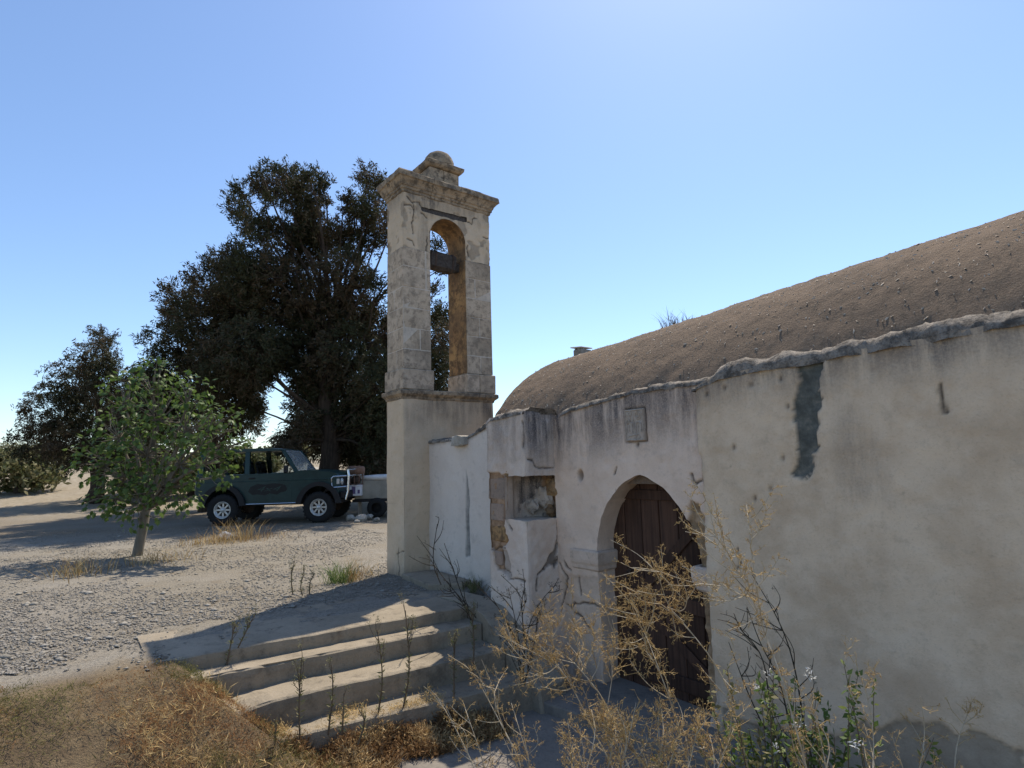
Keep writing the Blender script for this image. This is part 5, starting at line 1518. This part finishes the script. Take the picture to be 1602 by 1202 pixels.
bush('dry_bush', 'straw-coloured dry bush at the bottom right beyond the door', 106,
     [[(1300, 1270), (1290, 1180), (1270, 1100)], [(1360, 1270), (1370, 1150), (1350, 1060)], [(1420, 1270), (1450, 1160), (1440, 1090)], [(1500, 1270), (1490, 1180), (1520, 1100)]], 2.7, twigs=18, length=.11)
# bare stalks by the right wall, its shade put into their dark colour
bush('bare_stalks', 'bare dead stalks, coloured dark for shade, against the right-hand wall', 107,
     [[(1260, 1160), (1248, 1060), (1225, 980), (1177, 900)], [(1240, 1160), (1221, 1063), (1190, 1010), (1169, 950)], [(1205, 1160), (1200, 1040), (1172, 995), (1145, 985)], [(1190, 1010), (1160, 990), (1148, 960)], [(1200, 1150), (1168, 1080), (1140, 1005)]], 3.6, 'shaded_dry', 'shaded_dry', twigs=3, length=.06, dens=.6, r0=.008)
bush('bare_stalks', 'bare dead stalks, coloured dark for shade, against the white wall', 108,
     [[(745, 985), (720, 935), (690, 900), (668, 868)], [(740, 980), (715, 910), (695, 850)], [(690, 915), (675, 880), (684, 820)], [(760, 985), (735, 955), (700, 920)]], 6.05, 'shaded_dry', 'shaded_dry', twigs=4, length=.10, dens=.8, r0=.012, base=L(1.35, .05, .0))
bush('bare_stalks', 'bare dead stalks, coloured dark for shade, at the foot of the niche buttress', 109,
     [[(815, 1070), (812, 1000), (803, 955), (795, 920)], [(818, 1070), (822, 990), (845, 940), (870, 915)], [(812, 1010), (785, 960), (770, 935)], [(820, 1000), (815, 940), (822, 920)], [(820, 1072), (838, 1000), (842, 950)]], 5.05, 'shaded_dry', 'shaded_dry', twigs=12, length=.09, dens=1, r0=.011, base=L(2.95, -.15, -.6))

def tall_weed(label, seed, px0, px1, Y, base_z=None, tops=5, leafy=1.0, mat_='weed_green', tophead=True):
    P = Plant(seed)
    a_, b_ = at(*px0, Y), at(*px1, Y)
    ln = np.linalg.norm(b_ - a_)
    mid = (a_ + b_) / 2 + P.r.normal(size=3) * .03
    sp = smooth_path([a_, mid, b_], 16)
    P.stem.tube(sp, np.linspace(.008, .004, 16), 5)
    nl = int(95 * ln * leafy)
    t_ = P.r.uniform(.05, .85, nl); pos = np.stack([np.interp(t_, np.linspace(0, 1, 16), sp[:, k]) for k in range(3)], -1)
    dd_ = unit(P.r.normal(size=(nl, 3)) * np.array([1, 1, .3]) + np.array([0, 0, .7]))
    l_ = P.r.uniform(.025, .06, nl)
    P.leaves(pos + dd_ * l_[:, None] * .5, dd_, l_, P.r.uniform(.006, .012, nl), np.clip(P.r.normal(.4, .25, nl), 0, 1))
    if tophead:
        for k in range(tops):
            i = int(P.r.integers(9, 15)); d_ = unit(np.array([0, 0, 1.0]) + P.r.normal(size=3) * .38)
            l2 = ln * P.r.uniform(.10, .24)
            bp_ = smooth_path([sp[i], sp[i] + d_ * l2 * .6 + P.r.normal(size=3) * .01, sp[i] + d_ * l2 + np.array([0, 0, .02])], 6)
            P.stem.tube(bp_, np.linspace(.003, .0018, 6), 4)
            n2 = 22
            P.leaves(bp_[-1] + P.r.normal(size=(n2, 3)) * .014, P.r.normal(size=(n2, 3)) + np.array([0, 0, .8]), P.r.uniform(.008, .018, n2), P.r.uniform(.005, .009, n2), np.clip(P.r.normal(.7, .2, n2), 0, 1))
    bz = on_ground(a_) if base_z is None else a_
    return P.finish('tall_weed', a_, label, 'weed', 'brown_stem', mat_, 'thin weeds growing on the steps', 'leaves')
tall_weed('tall thin weed on the steps nearest the middle of the flight', 201, (630, 1112), (634, 955), 4.95, tops=8)
tall_weed('thin weed on the steps just left of the tallest one', 202, (591, 1120), (590, 985), 4.85, tops=7)
tall_weed('forked thin weed standing before the lowest steps at the left', 203, (470, 1180), (472, 1030), 4.5, tops=8)
tall_weed('thin weed with a pale flower head on the lower left steps', 204, (513, 1150), (518, 1040), 4.6, tops=3)
tall_weed('thin weed in the shade at the right end of the steps', 205, (710, 1095), (712, 990), 5.05, tops=6)
tall_weed('thin weed against the side kerb of the steps', 206, (740, 1060), (737, 955), 5.25, tops=7)
tall_weed('short weed stalk poking out of the brown cover by the steps', 207, (535, 1150), (538, 1085), 4.55, tops=1)
tall_weed('leaning dry weed at the left end of the top step', 208, (360, 1040), (395, 968), 5.1, tops=6)
tall_weed('second leaning dry weed at the left end of the top step', 209, (352, 1060), (368, 975), 5.0, tops=6)
tall_weed('dark upright weed on the gravel before the car', 210, (458, 930), (461, 878), 6.9, tops=4, leafy=1.6)
tall_weed('dark weed beside the upright one on the gravel', 211, (473, 932), (476, 893), 6.8, tops=4, leafy=1.6)
tall_weed('low dark weed at the right of the gravel pair', 212, (484, 930), (492, 898), 6.8, tops=3, leafy=1.4)
tall_weed('short weed stalk on the lowest step at left', 213, (430, 1190), (432, 1130), 4.4, tops=2)
tall_weed('short weed stalk in brown cover left of the yard', 214, (560, 1165), (561, 1110), 4.5, tops=2)

def tuft(name, label, seed, P0, n_, h_, w_, mat_, spread=.6, cat='grass clump', group=None):
    rg_ = np.random.default_rng(seed)
    V, Fq, ti = [], [], []
    base = rg_.normal(size=(n_, 2)) * w_
    an = rg_.uniform(0, 6.28, n_)
    for k in range(n_):
        hh = h_ * rg_.uniform(.4, 1.0); ln_ = rg_.normal(size=2) * spread * hh
        wv = np.array([math.cos(an[k]), math.sin(an[k]), 0]) * rg_.uniform(.0025, .005)
        p0 = np.array([*base[k], -.01]); p1 = p0 + np.array([*(ln_ * .35), hh * .6]); p2 = p0 + np.array([*ln_, hh])
        i = len(V)
        V += [p0 - wv, p0 + wv, p1 + wv * .8, p1 - wv * .8, p2]
        Fq += [(i, i + 1, i + 2, i + 3), (i + 3, i + 2, i + 4)]
        ti += [rg_.uniform(0, 1)] * 5
    o = mobj(name, np.array(V), Fq, M[mat_], None, False, {'tint': np.array(ti)})
    o.location = tuple(P0)
    tag(o, label, cat, group)
    return o
def gp(px_, py_):
    d = at(px_, py_, 1.0) - EYE
    return EYE + d * (-EYE[2] / d[2])
tuft('grass_clump', 'green grass clump on the gravel left of the tower', 301, gp(530, 913), 150, .34, .07, 'bright_weed')
tuft('grass_clump', 'dry straw clump beside the green one on the gravel', 302, gp(553, 910), 70, .36, .06, 'straw', .45)
tuft('grass_clump', 'sparse dry weeds on the gravel close to the tower', 303, gp(572, 903), 40, .22, .10, 'straw', .6)
tuft('grass_clump', 'dry grass clump before the rear wheel of the car', 304, gp(370, 846), 160, .5, .25, 'straw', .5)
tuft('grass_patch', 'wide flat dry grass patch before the car', 305, gp(405, 842), 300, .14, .35, 'dry_cover', .8, 'grass')['kind'] = 'stuff'
tuft('grass_patch', 'brown grass patch at the left of the dry clump', 306, gp(330, 850), 200, .26, .3, 'straw', .6, 'grass')['kind'] = 'stuff'
tuft('grass_clump', 'dry grass tuft among the gravel at the left', 307, gp(250, 880), 150, .3, .25, 'straw', .6)
tuft('grass_clump', 'dry grass tuft far left on the gravel', 308, gp(120, 900), 150, .35, .25, 'straw', .6)
tuft('grass_clump', 'green weed tuft at the foot of the white wall', 309, L(1.25, .30, .0), 90, .20, .07, 'weed_green', .6)
vt, tt_ = None, None
# tuft on the ridge of the vault
xr_, zr_ = on_wall(1050, 508, 2.4)
tuft('roof_weed', 'wispy dry weed growing on the ridge of the vault', 310, L(xr_, 2.4, zr_ - .08), 70, .30, .07, 'brown_stem', .55, 'weed')
xr_, zr_ = on_wall(1076, 500, 2.45)
tuft('roof_weed', 'smaller wisp of weed to the right on the vault ridge', 311, L(xr_, 2.45, zr_ - .08), 26, .2, .05, 'brown_stem', .55, 'weed')

# ground cover on the bank
def cover(name, label, seed, n_, region, mat_, h_, shade, wf=.09):
    rg_ = np.random.default_rng(seed)
    x_, y_, z_, t_ = region(n_, rg_)
    n_ = len(x_)
    P0 = T0 + x_[:, None] * AX + y_[:, None] * AY; P0[:, 2] = z_
    d_ = unit(np.stack([rg_.normal(size=n_) * .8, rg_.normal(size=n_) * .8, rg_.uniform(.3, 1.0, n_)], -1))
    ln = h_ * rg_.uniform(.4, 1.0, n_)
    C1 = P0 + d_ * ln[:, None] * .4
    V, Fq, ti = leaf_quads(np.concatenate([C1, C1 + d_ * ln[:, None] * .5 + rg_.normal(size=(n_, 3)) * .012]), np.concatenate([d_, unit(d_ + rg_.normal(size=(n_, 3)) * .5)]), np.concatenate([ln, ln * .6]), np.concatenate([ln * wf, ln * wf * 1.3]), rg_, np.concatenate([t_, t_]))
    o = mobj(name, V, Fq, M[mat_], None, False, {'tint': ti})
    tag(o, label, shade, kind='stuff')
def bank_region(n_, rg_):
    x_ = rg_.uniform(1.5, 4.6, n_); y_ = rg_.uniform(-5.5, -1.6, n_)
    edge = y_ - (-2.42 + np.clip(x_ - 1.8, 0, 1.2) * .55) + .18 * fbm(x_ * 2.5, y_ * 2.5, 3, 3)
    keep = (edge < 0) & (x_ > 1.75 + .3 * fbm(y_ * 2, 0, 9, 2) + .25 * sstep(-2.8, -3.4, y_) * 0)
    keep &= rg_.uniform(0, 1, n_) < .55 + .6 * fbm(x_ * 3, y_ * 3, 12, 2)
    x_, y_ = x_[keep], y_[keep]
    t_ = np.clip(.5 + .55 * fbm(x_ * 2.2, y_ * 2.2, 20, 3) + rg_.normal(0, .12, len(x_)), 0, 1)
    z_ = ground_h(x_, y_) + .03 + .05 * np.abs(fbm(x_ * 4, y_ * 4, 22, 3))
    return x_, y_, z_, t_
cover('bank_cover', 'low green and rust-brown ground cover on the bank left of the steps', 401, 110000, bank_region, 'ground_cover', .05, 'ground cover')
def bank_stems(n_, rg_):
    x_, y_, z_, t_ = bank_region(n_, rg_)
    k = fbm(x_ * 1.7, y_ * 1.7, 33, 3) > .05
    return x_[k], y_[k], z_[k] - .02, np.clip(t_[k] + .25, 0, 1)
cover('bank_straw', 'taller straw stems standing out of the bank cover', 403, 22000, bank_stems, 'straw', .14, 'dry grass', .03)
def foot_region(n_, rg_):
    y_ = rg_.uniform(-2.3, -.55, n_)
    xe_ = 2.637 + (y_ + 1.3) * .178
    x_ = xe_ + rg_.uniform(-.02, .36, n_) + .07 * fbm(y_ * 4, 0, 5, 3)
    keep = rg_.uniform(0, 1, n_) < (1.0 - .9 * sstep(.25, .45, x_ - xe_)) * sstep(-.5, -.95, y_) * (.55 + .9 * fbm(x_ * 4, y_ * 4, 72, 3) + .2)
    x_, y_, xe_ = x_[keep], y_[keep], xe_[keep]
    z_ = -.70 + rg_.uniform(0, .14, len(x_)) * sstep(.36, .02, x_ - xe_) * (1 + .6 * fbm(x_ * 6, y_ * 6, 71, 2))
    t_ = np.clip(.45 + .5 * fbm(x_ * 5, y_ * 5, 25, 3) + rg_.normal(0, .15, len(x_)), 0, 1)
    return x_, y_, z_, t_
def tread_region(n_, rg_):
    y_ = rg_.uniform(-2.3, -1.0, n_); xe_ = 2.637 + (y_ + 1.3) * .178
    x_ = xe_ - rg_.uniform(0, .28, n_)
    k = rg_.uniform(0, 1, n_) < sstep(-.1, .6, fbm(x_ * 5, y_ * 3, 61, 3) + .5 * sstep(-1.4, -2.2, y_))
    x_, y_ = x_[k], y_[k]
    return x_, y_, np.full(len(x_), -.458), np.clip(rg_.normal(.85, .15, len(x_)), 0, 1)
cover('tread_straw', 'short pale straw growing on the lowest tread', 404, 2600, tread_region, 'straw', .07, 'dry grass', .06)
cover('step_foot_cover', 'tangled brown dead weeds along the foot of the lowest step', 402, 26000, foot_region, 'dry_cover', .085, 'ground cover')

# green leafy weeds at the bottom right
def leafy(label, seed, px_, Y, h_, n_, mat_='bright_weed', fl=4):
    P = Plant(seed)
    b_ = on_ground(at(px_[0], px_[1], Y)); top = at(px_[0], px_[1], Y)
    for k in range(9):
        e_ = top + P.r.normal(size=3) * np.array([.16, .12, .13])
        sp = smooth_path([b_ + P.r.normal(size=3) * .02 * np.array([1, 1, 0]), (b_ + e_) / 2 + P.r.normal(size=3) * .05, e_], 14)
        P.stem.tube(sp, np.linspace(.005, .0015, 14), 4)
        t_ = P.r.uniform(.35, 1, n_); pos = np.stack([np.interp(t_, np.linspace(0, 1, 14), sp[:, q_]) for q_ in range(3)], -1)
        dd_ = unit(P.r.normal(size=(n_, 3)) + np.array([0, 0, .3])); l_ = P.r.uniform(.015, .05, n_)
        P.leaves(pos + dd_ * l_[:, None] * .6, dd_, l_, l_ * .5, np.clip(P.r.normal(.45, .3, n_), 0, 1))
    root = P.finish('leafy_weed', b_, label, 'weed', 'brown_stem', mat_, 'leafy weeds at the bottom right', 'leaves')
    for k in range(max(1, fl - 2)):
        n2 = 16; c_ = top - np.asarray(b_) + P.r.normal(size=3) * np.array([.13, .08, .11])
        V, Fq, ti = leaf_quads(c_ + P.r.normal(size=(n2, 3)) * .012, unit(P.r.normal(size=(n2, 3))), P.r.uniform(.015, .03, n2), P.r.uniform(.004, .008, n2), P.r, np.zeros(n2))
        mobj('seed_fluff', V, Fq, M['fluff'], root, False, {'tint': ti})
leafy('leafy green weed with white fluff right of the door', 501, (1205, 1120), 3.2, .6, 80)
leafy('leafy green weed at the foot of the right-hand wall', 502, (1245, 1090), 3.1, .6, 80)
leafy('dense leafy weed at the bottom right of the door jamb', 503, (1180, 1160), 3.0, .5, 90, 'weed_green', 3)
leafy('leafy weed half hidden at the right of the bottom edge', 504, (1330, 1120), 2.9, .6, 45)
